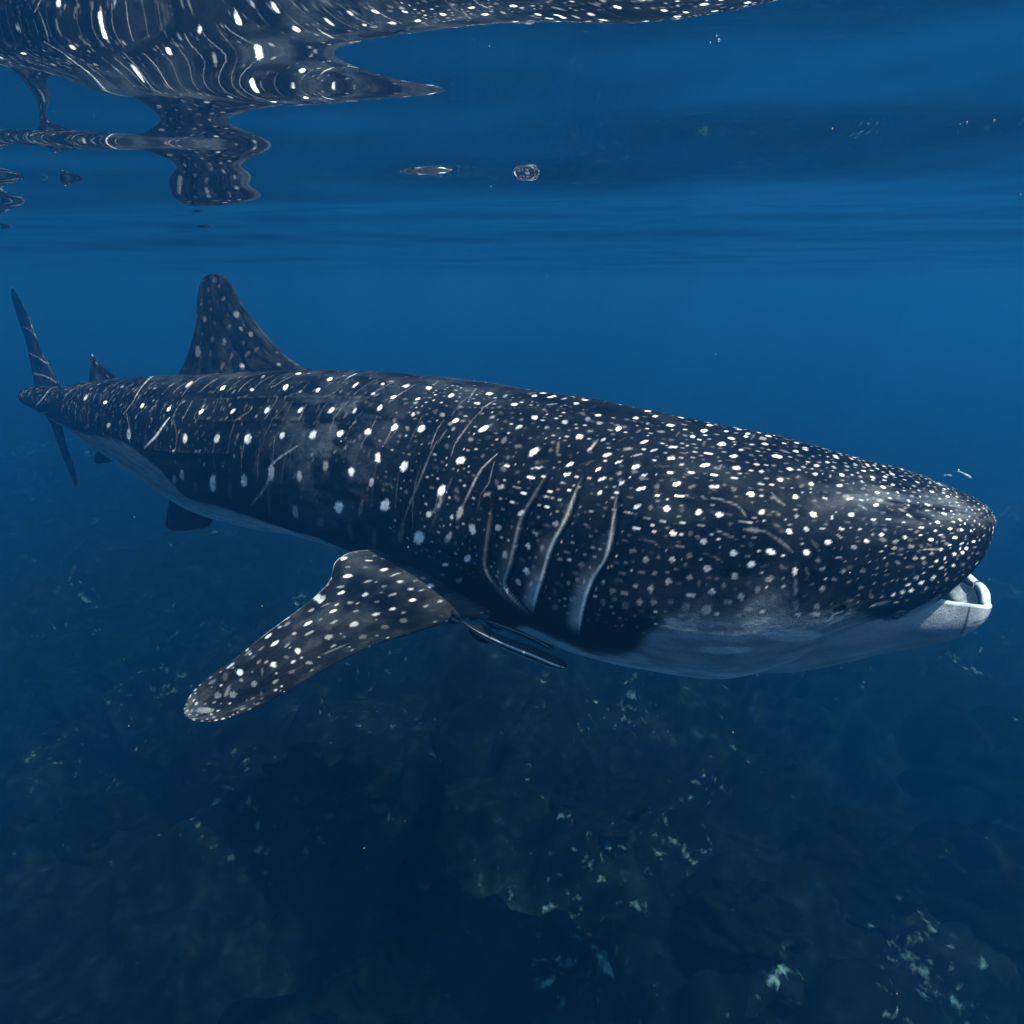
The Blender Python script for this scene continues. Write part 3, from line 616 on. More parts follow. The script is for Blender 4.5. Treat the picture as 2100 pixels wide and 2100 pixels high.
def streak(P, F_, w, inten, L, mode='max', taper=True):
    pts = np.array(L).reshape(-1, 2).astype(float)
    seg = np.r_[0, np.cumsum([np.linalg.norm(P[int(b[0]), int(b[1]) % P.shape[1]]-P[int(a[0]), int(a[1]) % P.shape[1]]) for a, b in zip(pts[:-1], pts[1:])])]
    n = max(4, int(seg[-1]/max(w*.45, .003)))
    tt = np.linspace(0, seg[-1], n)
    q = interp(np.c_[seg+np.arange(len(seg))*1e-6, pts], tt)
    G = np.zeros_like(F_)
    for k in range(n):
        f = k/(n-1); ww = w*((.45+.55*math.sin(math.pi*min(1, max(0, f)))) if taper else 1)
        stamp(P, G, q[k, 0], q[k, 1], np.eye(2)*ww, inten*(.75+.4*hash2(np.array([k//3]), np.array([int(pts[0, 0])]), 3)[0]), .45)
    F_[:] = np.maximum(F_, G) if mode == 'max' else F_+G
MIR = (MB_-np.arange(MB_)) % MB_

t_, th_, v_, P = body_grid()
N_ = normals(P)
N_ *= np.where(((P-v_[:, None, :3])*N_).sum(-1, keepdims=True) < 0, -1, 1)
II, JJ = np.meshgrid(np.arange(NB), np.arange(MB_), indexing='ij')
AR = t_[:, None]+0*th_[None]
TH = th_[None]+0*t_[:, None]
aTH = np.abs(TH)
pig = np.zeros((NB, MB_)); disp = np.zeros((NB, MB_)); dark = np.zeros((NB, MB_)); half = slice(MB_//2-6, MB_)
rng = np.random.RandomState(7)
for r in nums(SPOTS):
    stamp(P, pig, r[0], r[1], np.array(r[2:6]).reshape(2, 2)*1e-4*(.74 if t_[r[0]] < 1.7 else .84), min(1, r[6]/100), .28, .22)
SK = [r for r in nums(STREAKS) if len(r) > 5]
for r in SK:
    ridge = any(r is q for q in SK[-7:])
    streak(P, pig, r[0]*1e-4*(.6 if ridge else 1), r[1]/100*(.62 if ridge else .8), r[2:], taper=not ridge)
for r in SK[-7:]:
    streak(P, disp, .012, .006, r[2:], taper=False)
# faint speckle between the rows; small dense dots over the snout
def colf(th): return (th+math.pi)/(2*math.pi)*MB_
def colof(th): return int(round((th+math.pi)/(2*math.pi)*MB_)) % MB_
for _ in range(1400):
    s = rng.rand()*t_[-1]; th = abs(rng.normal(.95, .45))
    if th > 1.9: continue
    i = int(np.searchsorted(t_, s)); i = min(i, NB-2); j = colof(th)
    if pig[i, j] > .12: continue
    e = rng.uniform(.004, .0105)*(1 if s > 1.2 else .75); an = rng.uniform(-.5, .5)+(1.2 if s > 2.6 else 0.0); st = rng.uniform(1, 2.2)
    B = np.array([[math.cos(an)*e*st, -math.sin(an)*e], [math.sin(an)*e*st, math.cos(an)*e]])
    stamp(P, pig, i, j, B, rng.uniform(.10, .42), .5, .2)
for _ in range(3600):
    s = rng.uniform(.03, 1.0)**1.0; th = rng.uniform(0, 1.75)
    if rng.rand() < (s-.25)/.8: continue
    i = int(np.searchsorted(t_, s)); j = colof(th)
    if pig[max(i-3,0):i+4, j-2:j+3].max() > .10: continue
    e = rng.uniform(.0026, .0046)*(.8+.5*s); st = rng.uniform(1, 1.7); an = rng.uniform(-.4, .4)
    B = np.array([[math.cos(an)*e*st, -math.sin(an)*e], [math.sin(an)*e*st, math.cos(an)*e]])
    stamp(P, pig, i, j, B, rng.choice([.35, .5, .65, .85]), .4, .15)
for k, tc_ in enumerate(np.arange(2.15, 6.3, .135)):
    for a0, a1 in ((.25, .62), (.70, 1.05), (1.12, 1.62)):
        if rng.rand() < .22: continue
        tt_ = tc_+rng.uniform(-.015, .015); a0 += rng.uniform(-.05, .08); a1 += rng.uniform(-.08, .05)
        n_ = 4; qs = np.linspace(0, 1, n_)
        L = []
        for q in qs:
            L += [min(float(np.interp(tt_+.10*(a0+(a1-a0)*q-1)+.01*math.sin(3*q+k), t_, np.arange(NB))), NB-2), colf(a0+(a1-a0)*q)]
        streak(P, pig, .0042, rng.uniform(.22, .42), L)
for _ in range(2400):
    s = rng.uniform(.7, 2.5); th = rng.uniform(.15, 1.85); i = int(np.searchsorted(t_, s)); j = colof(th)
    if pig[i-3:i+4, j-2:j+3].max() > .10: continue
    e = rng.uniform(.0028, .0052); st = rng.uniform(1, 2.2); an = rng.uniform(-.3, .3)
    B = np.array([[math.cos(an)*e*st, -math.sin(an)*e], [math.sin(an)*e*st, math.cos(an)*e]])
    stamp(P, pig, i, j, B, rng.choice([.3, .42, .55, .7]), .4, .2)
# short flowing dashes over the head
for _ in range(340):
    s = rng.uniform(.15, 1.9); th = rng.uniform(.15, 1.75); i = int(np.searchsorted(t_, s)); j = colof(th)
    if pig[max(i-4, 0):i+5, j-2:j+3].max() > .12: continue
    ln = rng.uniform(.012, .045); sl = (th-.9)*.35*(s-.6)+rng.uniform(-.12, .12)
    L = []
    for q in (-1, -.3, .3, 1):
        L += [max(1., min(float(np.interp(s+q*ln, t_, np.arange(NB))), NB-2)), colf(th+sl*q*ln/.45+.004*math.sin(3*q+s*9))]
    if min(L[0::2]) < 6: continue
    streak(P, pig, rng.uniform(.0022, .0036), rng.uniform(.35, .7), L)
# left flank: the same pattern mirrored
pig = np.maximum(pig, pig[:, MIR]); disp = np.maximum(disp, disp[:, MIR])
# small-scale unevenness of the marks
pig *= .80+.4*fbm(JJ*.35, II*.35, 3, 2)
# --- pale belly
bd = np.array(BOUNDARY, float); bd = bd[np.argsort(bd[:, 0])]
bd = np.array([bd[bd[:, 0] == k].mean(0) for k in np.unique(bd[:, 0])])
jb = interp(bd, np.arange(NB))[:, 0]
jb = jb+5*smooth(330, 250, np.arange(NB))*smooth(90, 140, np.arange(NB))+16*smooth(360, 400, np.arange(NB))*smooth(620, 560, np.arange(NB))
k = np.ones(9)/9; jb = np.convolve(np.pad(jb, 4, 'edge'), k, 'valid')
thb = -math.pi+2*math.pi*jb/MB_
wn_ = (fbm(AR*5, aTH*5, 71, 4)-.5)
head = smooth(1.9, 1.2, AR[:, :1])
width = .05+.11*smooth(.25, .45, AR)*smooth(1.9, 1.4, AR)
belly = smooth(-width, width*.6, aTH-thb[:, None]+.28*wn_*(width/.2))
belly = np.where(AR < .28, smooth(-.05, .05, aTH-2.35+.2*wn_), belly)
cheek = smooth(.32, .55, AR)*smooth(1.5, 1.0, AR)*smooth(-.38, .1, aTH-thb[:, None]+.35*wn_)
# --- mottled grey: shoulder, and sheen painted on back and snout
shoulder = np.exp(-((AR-3.02)/.38)**2)*smooth(.25, .9, aTH)*smooth(2.4, 1.6, aTH)
back = smooth(.62, .2, aTH)*smooth(1.4, 2.6, AR)*smooth(6.4, 4.2, AR)
snout = np.exp(-((AR-.36)/.28)**2)*np.exp(-((aTH-.62)/.30)**2)+1.0*smooth(.13, .02, AR)
blot = fbm(AR*7, aTH*9, 81, 5)
grain = fbm(AR*60, aTH*60, 91, 3)
grey = (.50*shoulder+.13*back+.7*np.clip(snout, 0, 1))*smooth(.30, .62, blot)*(.35+1.1*grain)
grey += .05*smooth(.5, .75, fbm(AR*4, aTH*5, 95, 4))
# --- gill slits: a flap with a pale edge over a dark groove
pale = np.zeros((NB, MB_))
for k, (sl, pw_) in enumerate(zip(SLITS, (1.0, 1.0, .5, .25))):
    a = np.array(sl, float).reshape(-1, 2); a = a[np.argsort(a[:, 1])]
    a = np.array([a[a[:, 1] == q].mean(0) for q in np.unique(a[:, 1])])
    jn = np.abs(JJ-MB_//2)+MB_//2
    lo, hi = a[0, 1], a[-1, 1]
    cen = interp(np.c_[a[:, 1], a[:, 0]], np.arange(MB_+1))[:, 0]; cen = np.convolve(np.pad(cen, 4, 'edge'), np.ones(9)/9, 'valid')
    arc_c = np.interp(cen, np.arange(NB), t_)[np.clip(jn, 0, MB_)]
    sc = np.linalg.norm(P[500, MB_//2+100]-P[501, MB_//2+100])/(t_[501]-t_[500])
    slope = np.gradient(np.interp(cen, np.arange(NB), t_))*sc/.0078
    dd = (AR-arc_c)*sc/np.sqrt(1+slope[np.clip(jn, 0, MB_)]**2)
    env = smooth(lo-3, lo+16, jn)*smooth(hi+3, hi-10, jn)
    nz_ = vnoise(JJ*.12, II*0+k*7.3, 5)
    flap = np.where(dd > 0, np.exp(-np.clip(dd, 0, 1)/.030), np.exp(-(dd/.007)**2))
    disp += env*(  .010*flap-.024*np.exp(-((dd+.010)/.0085)**2)-.004*np.exp(-((dd+.04)/.03)**2))
    wsl = .0028+.0085*smooth(lo, lo+(hi-lo)*.45, jn)*smooth(hi, hi-(hi-lo)*.25, jn)*(.5+nz_)
    pale = np.maximum(pale, env*pw_*(smooth(-.0045, .003, dd)*(np.exp(-(np.clip(dd, 0, 1)/(wsl*.75))**1.6)))*(.35+.75*smooth(lo+5, lo+70, jn)))
    pale = np.maximum(pale, env*pw_*.34*smooth(.0, .01, dd)*smooth(.075, .02, dd)*(nz_*.8+.3)*smooth(lo+20, lo+80, jn))
    dark = np.maximum(dark, env*np.exp(-((dd+.010)/.009)**4))  # shade inside the groove painted into the colour
# --- eye socket, spiracle, nostril
ei, ej = MARKERS['EYE']
for (i, j, ra, rb, dep) in ((ei, ej, .020, .017, -.002), (*MARKERS['SPIRACLE'], .022, .009, -.014), (*MARKERS['NOSTRIL'], .012, .006, -.006)):
    for jj in (j, (MB_-j) % MB_):
        stamp(P, disp, i, jj, np.array([[ra*1.5, 0], [0, rb*1.5]]), .004, .4, mode='add')
        stamp(P, disp, i, jj, np.array([[ra, 0], [0, rb]]), dep-.004, .35, mode='add')
        stamp(P, dark, i, jj, np.array([[ra, 0], [0, rb]]), 1.0, .25)  # hollows darkened in the colour, as shade inside them
for i, j, rr, w_, it_ in ((ei, ej, .027, .0042, .9), (ei, ej, .039, .004, .45)):
    for q in range(46):
        a_ = 2*math.pi*q/46
        di = int(round(rr*math.cos(a_)/(np.linalg.norm(P[i+4, j]-P[i-4, j])/8))); dj = int(round(rr*.8*math.sin(a_)/(np.linalg.norm(P[i, j+4]-P[i, j-4])/8)))
        for jj in (j+dj, (MB_-j-dj) % MB_):
            stamp(P, grey, i+di, jj, np.eye(2)*w_, it_, .5); stamp(P, disp, i+di, jj, np.eye(2)*.006, .003, .5)
# --- skin relief
disp += .0035*(fbm(AR*9, aTH*8, 51, 4)-.5)+.0012*(grain-.5)
disp += .004*(fbm(AR*3, aTH*22, 55, 3)-.5)*smooth(1.2, 1.9, aTH)       # long folds under the throat
disp *= np.minimum(1, np.arange(NB)/30)[:, None]*np.minimum(1, (NB-1-np.arange(NB))/25)[:, None]
body_P = P+N_*disp[..., None]
# --- pigment to colour: own tones plus painted sheen, caustics, recess shade and fill
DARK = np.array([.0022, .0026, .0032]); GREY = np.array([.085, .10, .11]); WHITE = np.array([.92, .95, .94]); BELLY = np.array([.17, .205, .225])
def colour(pig, grey, belly, pale, dark, ventral=0.0):
    c = DARK+(GREY-DARK)*np.clip(grey, 0, 1)[..., None]
    c = c+(BELLY-c)*np.clip(belly, 0, 1)[..., None]+(BELLY*2.4)*(np.clip(belly, 0, 1)*ventral)[..., None]  # ventral white, raised further to stand in for missing bounce light
    pp = np.clip(pig, 0, 1)**2.3
    c = c+(WHITE-c)*(pp*(1-.75*np.clip(belly, 0, 1)))[..., None]
    c = c+(WHITE-c)*np.clip(pale, 0, 1)[..., None]
    return c*(1-.96*np.clip(dark, 0, 1))[..., None]
patch = np.zeros((NB, MB_))
for r in nums(PATCHES):
    stamp(P, patch, r[0], r[1], np.array(r[2:6]).reshape(2, 2)*1e-4, r[6]/100, .12, .1)
patch = np.maximum(patch, patch[:, MIR])*(.4+.9*vnoise(AR*70+aTH*50, aTH*8, 19))
bel = np.clip(belly+.16*cheek*smooth(.35, .6, fbm(AR*16, aTH*16, 45, 4)), 0, 1)*(.70+.5*smooth(.3, .7, fbm(AR*9, aTH*18, 44, 4)))
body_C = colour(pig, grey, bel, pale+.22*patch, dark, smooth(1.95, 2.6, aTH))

parts_V, parts_Q, parts_C = [body_P.reshape(-1, 3)], [grid_quads(NB, MB_, True)], [body_C.reshape(-1, 3)]
off = NB*MB_
def add_part(Pg, Cg, wrap=True, flip=False):
    global off
    n, m = Pg.shape[:2]
    q = grid_quads(n, m, wrap)
    if flip: q = q[:, ::-1]
    parts_V.append(Pg.reshape(-1, 3)); parts_C.append(np.broadcast_to(Cg, Pg.shape).reshape(-1, 3)); parts_Q.append(q+off)
    off += n*m
# end caps
for row in (0, NB-1):
    ring = body_P[row]; c = ring.mean(0)
    G = np.stack([ring, ring*.5+c*.5, np.repeat(c[None], MB_, 0)]); add_part(G, body_C[row][None])
# --- fins
def fin_colour(nm, G, u, c, spots):
    ns, m = G.shape[:2]
    pg = np.zeros((ns, m))
    for r in spots:
        stamp(G, pg, r[0], r[1], np.array(r[2:6]).reshape(2, 2)*1e-4*.72, min(r[6]/100, 1)*(.80 if nm == 'pectoral' else 1.1), .30, .25)
    nc = len(c)
    U = u[:, None]/u[-1]+0*np.arange(m)[None]; Cc = np.r_[c, c[-2:0:-1]][None]+0*u[:, None]
    under = np.zeros((ns, m)); under[:, nc:] = 1
    pg = np.maximum(pg, .8*pg[:, (-np.arange(m)) % m])
    return pg, U, Cc, under
def reflect_fin(G):
    """the fin on the other flank: mirrored through the trunk's own mid-plane, carried a little higher"""
    rootc = G[0].mean(0)
    k = np.argmin(((v_[:, :2]-rootc[:2])**2).sum(1))
    k0, k1 = max(k-60, 0), min(k+60, NB-1)
    ax = v_[k1, :2]-v_[k0, :2]; ax /= np.linalg.norm(ax); nrm = np.array([-ax[1], ax[0]])
    H = G.copy(); dist = (G[..., :2]-v_[k, :2]) @ nrm
    H[..., :2] = G[..., :2]-2*dist[..., None]*nrm
    return H, dist
for nm, (ST, ns, nc, tk, ow) in FINS.items():
    u, c, G, nrm = fin_grid(ST, ns, nc, tk, ow)
    pg, U, Cc, under = fin_colour(nm, G, u, c, nums(PECTORAL_SPOTS) if nm == 'pectoral' else nums(DORSAL_SPOTS) if nm == 'dorsal' else [])
    X_, Y_ = U*u[-1], Cc*np.linalg.norm(np.array(ST)[:, 3:]-np.array(ST)[:, :3], axis=1).max()
    gr = .12*smooth(.35, .7, fbm(X_*8, Y_*10, 5, 4))*(.4+fbm(X_*60, Y_*60, 6, 2))
    if nm == 'pectoral':
        gr = gr+.45*smooth(.40, .05, U)*(.4+fbm(X_*50, Y_*50, 8, 3))*smooth(.3, .65, fbm(X_*7, Y_*9, 9, 3))+.45*smooth(.93, 1.0, U)*smooth(.35, .6, fbm(X_*20, Y_*20, 3, 3))
        for k in range(230):
            i, j = rng.randint(12, ns-6), rng.randint(5, nc-4)
            if pg[max(i-4, 0):i+5, max(j-3, 0):j+4].max() > .1: continue
            e = rng.uniform(.003, .006); q = rng.uniform(1, 2.4); stamp(G, pg, i, j, np.array([[e*q, 0], [0, e]]), rng.uniform(.3, .62), .5, .25)
        pg = np.maximum(pg, .62*smooth(.990, .999, Cc)*smooth(.95, .7, U)*(.2+vnoise(X_*25, Y_*3, 2)))
        gr = gr+.5*smooth(.10, .0, Cc)*smooth(.45, .1, U)
        gr = gr+(.25+.6*under)*0+under*.5*(1-smooth(.0, .12, pg))*smooth(.35, .6, fbm(X_*5, Y_*7, 12, 3))
    if nm == 'dorsal':
        for k in range(90):
            i, j = rng.randint(20, ns-8), rng.randint(6, nc-6)
            e = rng.uniform(.004, .011); stamp(G, pg, i, j, np.array([[e*rng.uniform(1, 2), 0], [0, e]]), rng.uniform(.12, .32), .5, .2)
        pg = np.maximum(pg, pg[:, (-np.arange(pg.shape[1])) % pg.shape[1]])
        gr = gr+.14*smooth(.4, .7, fbm(X_*16, Y_*16, 33, 3))
    if nm in ('tail_upper', 'tail_lower', 'second_dorsal'):
        for k in range(60 if nm != 'second_dorsal' else 8):
            i, j = rng.randint(4, ns-6), rng.randint(4, nc-4)
            e = rng.uniform(.005, .012); stamp(G, pg, i, j, np.array([[e*rng.uniform(1, 2.5), 0], [0, e]]), rng.uniform(.2, .55), .5, .2)
        for q0 in ((.10, .22, .40) if nm != 'second_dorsal' else ()):
            streak(G, pg, .007, .7 if nm != 'tail_lower' else .3, [int(ns*q0), 3, int(ns*(q0+.05)), nc//3, int(ns*(q0+.08)), 2*nc//3, int(ns*(q0+.09)), nc-6])  # pale streaks painted for caustic lines on the tail
    if nm in ('tail_upper', 'tail_lower'): pg = np.maximum(pg, pg[:, (-np.arange(pg.shape[1])) % pg.shape[1]])
    if nm in ('tail_upper', 'second_dorsal'):
        gr = gr+.25*smooth(.5, .75, fbm(X_*9, Y_*9, 35, 3))
    rl = .004*(fbm(X_*12, Y_*14, 61, 3)-.5)+.0012*(fbm(X_*60, Y_*60, 62, 2)-.5)
    rl = rl*smooth(0, .08, Cc)*smooth(1, .92, Cc)*np.where(under > 0, -1, 1)
    G2 = G+nrm[:, None]*rl[..., None]
    z0 = np.zeros_like(pg)
    C_ = colour(pg, gr, z0, z0, z0)
    add_part(G2, C_)
    tip = G2[-1]; cc = tip.mean(0); add_part(np.stack([tip, np.repeat(cc[None], len(tip), 0)]), C_[-1][None])
    if nm in ('pectoral', 'pelvic'):
        H, dist = reflect_fin(G2)
        H[..., 2] += (dist.max()*0+np.abs(dist)-np.abs(dist).min())*(.55 if nm == 'pectoral' else .2)
        add_part(H, C_, flip=True)
        tip = H[-1]; cc = tip.mean(0); add_part(np.stack([tip, np.repeat(cc[None], len(tip), 0)]), C_[-1][None], flip=True)
# --- lower jaw: a broad scoop joined to the belly; outer face, rounded lip, inner face
def jaw_grid(shrink=0.0, drop=0.0, n=230, m=150):
    R = np.array(JAW)
    d = np.r_[0, np.cumsum(np.hypot(np.diff(R[:, 0]), np.diff(R[:, 1])))]
    tt = (1-(1-np.linspace(0, 1, n))**1.8)*d[-1]
    v = interp(np.c_[d, R], tt)
    tx, ty = np.gradient(v[:, 0], tt), np.gradient(v[:, 1], tt); l = np.hypot(tx, ty)
    lat = np.c_[ty/l, -tx/l]; lat = np.where(lat[:, 1:2] > 0, -lat, lat)
    psi = np.linspace(-math.pi/2, math.pi/2, m)
    s, c = np.sin(psi), np.cos(psi)
    s = np.sign(s)*np.abs(s)**.9
    w = np.maximum(v[:, 2]-shrink, .002)
    Pj = np.zeros((n, m, 3))
    Pj[..., 0] = v[:, 0, None]+lat[:, 0, None]*w[:, None]*s
    Pj[..., 1] = v[:, 1, None]+lat[:, 1, None]*w[:, None]*s
    Pj[..., 2] = v[:, 3, None]-np.maximum(v[:, 3]-v[:, 4]-drop, .004)[:, None]*c**.85
    fr_ = smooth(.42, .72, tt/tt[-1])
    Pj[..., 2] -= (.045*s[None]+.012*np.abs(s[None]))*fr_[:, None]*smooth(1.0, .97, tt/tt[-1])[:, None]
    return tt, psi, Pj
tt, psi, JO = jaw_grid()
_, _, JI = jaw_grid(.013, .03)
JI[..., 0] -= .03*smooth(.6, 1.0, tt/tt[-1])[:, None]
lip = []
for f in np.linspace(0, 1, 8)[1:-1]:      # rounded lip along both edges
    a = f*math.pi
    lip.append(f)
def lipstrip(col):
    A, B = JO[:, col], JI[:, col]
    rows = []
    for f in np.linspace(0, 1, 9):
        w = (1-math.cos(f*math.pi))/2
        rows.append(A*(1-w)+B*w+np.array([0, 0, .012])*math.sin(f*math.pi))
    return np.stack(rows, 1)
Aj, Pj_ = np.meshgrid(tt, psi, indexing='ij')
nj = .5+.75*fbm(Aj*7, Pj_*9, 101, 4)
st = vnoise(Aj*70+Pj_*50, Pj_*8, 19)
JC = BELLY*nj[..., None]*(1+1.2*smooth(1.25, .6, np.abs(Pj_)))[..., None]  # underside lightened like the belly, painted bounce light included
lipw = smooth(1.22, 1.50, np.abs(Pj_))*smooth(.35, .7, Aj/tt[-1])+smooth(.82, .97, Aj/tt[-1])*smooth(.9, 1.3, np.abs(Pj_))
lipw = np.clip(.8*lipw+.6*smooth(.70, .80, Aj/tt[-1]), 0, 1)*(.35+.9*fbm(Aj*30, Pj_*14, 103, 4))
JC = JC+(WHITE*.42-JC)*np.clip(lipw, 0, 1)[..., None]
crease = np.exp(-((Aj/tt[-1]-.735-.05*(1.57-Pj_))/.006)**2)*smooth(1.0, 1.2, Pj_)+.8*np.exp(-((Pj_-1.36)/.022)**2)*smooth(.76, .80, Aj/tt[-1])  # shade of the fold and lip groove painted as dark lines
JC = JC*(1-.93*np.clip(crease, 0, 1))[..., None]
add_part(JO, JC, wrap=False)
fr = Aj/tt[-1]; ap = np.abs(Pj_)
IC = np.array([.26, .32, .32])*(.55+.6*fbm(Aj*25, Pj_*12, 105, 3))[..., None]
band = smooth(1.02, 1.10, ap)*smooth(1.40, 1.32, ap)             # dark pad between lip and inner ridge
IC = IC+(np.array([.03, .035, .045])*(.4+1.6*fbm(Aj*40, Pj_*20, 106, 2))[..., None]-IC)*(band*smooth(.45, .6, fr))[..., None]
IC = IC+(WHITE*.5-IC)*(smooth(.80, .90, ap)*smooth(1.06, .98, ap)*.9)[..., None]
IC = IC*(.008+.99*smooth(.93, .965, .17*smooth(.55, .95, ap)+ fr+.10*smooth(.9, .2, ap)*0))[..., None]   # darkness of the throat painted black on the inner face
add_part(JI, IC, wrap=False, flip=True)
for col in (0, JO.shape[1]-1):
    Ls = lipstrip(col); add_part(Ls, (np.array([.42, .48, .50])*(.15+.85*smooth(.3, .7, tt/tt[-1]))[:, None])[:, None], wrap=False, flip=(col == 0))
Ls = np.stack([JO[-1]*(1-w)+JI[-1]*w for w in np.linspace(0, 1, 5)], 1); add_part(Ls, np.array([.42, .48, .50]), wrap=False)

V = np.concatenate(parts_V); Q = np.concatenate(parts_Q); Cv = np.concatenate(parts_C)
# ------------------------------------------------------------------ skin material
skin, t, o = mat('shark_skin')
at_ = nd(t, 'ShaderNodeVertexColor', layer_name='skin')
tc = nd(t, 'ShaderNodeTexCoord')
n1 = nd(t, 'ShaderNodeTexNoise', i_Scale=160.0, i_Detail=3.0, i_Roughness=.6)
n2 = nd(t, 'ShaderNodeTexNoise', i_Scale=38.0, i_Detail=4.0, i_Roughness=.6)
for n in (n1, n2): t.links.new(tc.outputs['Object'], n.inputs['Vector'])
k1 = mth(t, 'MULTIPLY_ADD', n1.outputs['Fac'], 1.1, .45)
mul = nd(t, 'ShaderNodeMixRGB', blend_type='MULTIPLY'); mul.inputs[0].default_value = 1
t.links.new(at_.outputs[0], mul.inputs[1]); t.links.new(k1, mul.inputs[2])
b = nd(t, 'ShaderNodeBsdfPrincipled')
t.links.new(mul.outputs[0], b.inputs['Base Color'])
t.links.new(mth(t, 'MULTIPLY_ADD', n2.outputs['Fac'], .35, .36), b.inputs['Roughness'])
b.inputs['IOR'].default_value = 1.09
bp = nd(t, 'ShaderNodeBump', i_Strength=.55, i_Distance=.004)
t.links.new(mth(t, 'ADD', n1.outputs['Fac'], mth(t, 'MULTIPLY', n2.outputs['Fac'], 1.6)), bp.inputs['Height'])
t.links.new(bp.outputs[0], b.inputs['Normal'])
t.links.new(b.outputs[0], o.inputs['Surface'])

shark = bpy.data.objects.new('whale_shark', None)
base = Vector(v_[600, :3])
shark.location = base; COL.objects.link(shark)
shark['label'] = 'huge dark whale shark with white spots swimming to the right just below the surface'
shark['category'] = 'whale shark'
def child(name, V, Q, m, **kw):
    return mesh_obj(name, np.asarray(V)-np.array(base), Q, m, parent=shark, **kw)
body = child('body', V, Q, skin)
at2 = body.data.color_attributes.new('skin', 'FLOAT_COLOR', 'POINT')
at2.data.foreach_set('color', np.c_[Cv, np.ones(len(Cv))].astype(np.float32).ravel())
# eyes
m_eye, t, o = mat('eye_black')
b = nd(t, 'ShaderNodeBsdfPrincipled', i_Roughness=.12)
b.inputs['Base Color'].default_value = (.006, .006, .008, 1)
t.links.new(b.outputs[0], o.inputs['Surface'])
def ball(c, r, n=24, mm=32, squash=(1, 1, 1)):
    a = np.linspace(0, math.pi, n)[:, None]; p = np.linspace(0, 2*math.pi, mm, endpoint=False)[None]
    G = np.stack([np.sin(a)*np.cos(p)*squash[0], np.sin(a)*np.sin(p)*squash[1], np.cos(a)*squash[2]+0*p], -1)*r+np.array(c)
    return G.reshape(-1, 3), grid_quads(n, mm, True)
for j in (ej, MB_-ej):
    c = P[ei, j]-N_[ei, j]*.006
    child('eye', *ball(c, .0170), m_eye)
# ------------------------------------------------------------------ remoras under the pectoral fin
def tube_fish(name, line, R, H, label, category, skinfun, nr=90, nc=40, group=None, up=(0, 0, 1)):
    """slender fish along a centre line; R, H = half width and half height tables over 0..1 (nose first)"""
    line = np.array(line)
    d = np.r_[0, np.cumsum(np.linalg.norm(np.diff(line, axis=0), axis=1))]
    q = .5-.5*np.cos(np.linspace(0, math.pi, nr))
    q = .5*q+.5*np.linspace(0, 1, nr)
    C = interp(np.c_[d/d[-1], line], q)
    T = np.gradient(C, axis=0); T /= np.linalg.norm(T, axis=1, keepdims=True)
    U = np.array(up, float); S = np.cross(T, U); S /= np.linalg.norm(S, axis=1, keepdims=True); W = np.cross(S, T)
    r, h = interp(R, q)[:, 0], interp(H, q)[:, 0]
    a = np.linspace(0, 2*math.pi, nc, endpoint=False)
    G = C[:, None]+S[:, None]*(np.sin(a)[None]*r[:, None])[..., None]+W[:, None]*(np.cos(a)[None]*h[:, None])[..., None]
    col = skinfun(q[:, None]+0*a[None], a[None]+0*q[:, None])
    root = bpy.data.objects.new(name, None); root.location = C[nr//2]; COL.objects.link(root)
    root['label'] = label; root['category'] = category
    if group: root['group'] = group
    def ch(nm, V, Q, m): return mesh_obj(nm, np.asarray(V).reshape(-1, 3)-C[nr//2], Q, m, parent=root)
    V = G.reshape(-1, 3); Q = grid_quads(nr, nc, True); cc = col.reshape(-1, 3)
    return root, ch, C, T, S, W, d[-1], V, Q, cc
def paint(o, cc):
    at = o.data.color_attributes.new('skin', 'FLOAT_COLOR', 'POINT')
    at.data.foreach_set('color', np.c_[cc, np.ones(len(cc))].astype(np.float32).ravel())
def leaf(base, axis, rise, length, height, sweep, n=12, thick=.0015):
    """small thin fin: base point, body axis (unit), rise direction (unit)"""
    base, axis, rise = map(np.array, (base, axis, rise))
    nrm = np.cross(axis, rise); nrm /= np.linalg.norm(nrm)
    s = np.linspace(0, 1, n)
    hh = height*np.sin(np.pi*np.clip(s*.97+.03, 0, 1))**.6*(1-.55*s)
    lo = base+axis*(s*length)[:, None]
    hi = lo+rise*hh[:, None]+axis*(sweep*hh/max(height, 1e-6))[:, None]
    V = np.stack([lo+nrm*thick, hi, lo-nrm*thick], 1)
    return V.reshape(-1, 3), grid_quads(n, 3, True)
def remora_skin(q, a):
    side = np.abs(np.cos(a))           # 1 top / bottom, 0 flank
    band = smooth(.34, .24, np.abs(np.cos(a)+.02))
    line1 = smooth(.14, .07, np.abs(np.abs(np.cos(a))-.42))
    c = np.array([.012, .015, .018])+0*q[..., None]
    c = c+(np.array([.42, .50, .52])-c)*(line1*smooth(.98, .8, q))[..., None]
    c = c+(np.array([.006, .008, .010])-c)*band[..., None]
    bel = smooth(-.55, -.8, np.cos(a))
    return c+(np.array([.10, .13, .14])-c)*(bel*.6)[..., None]
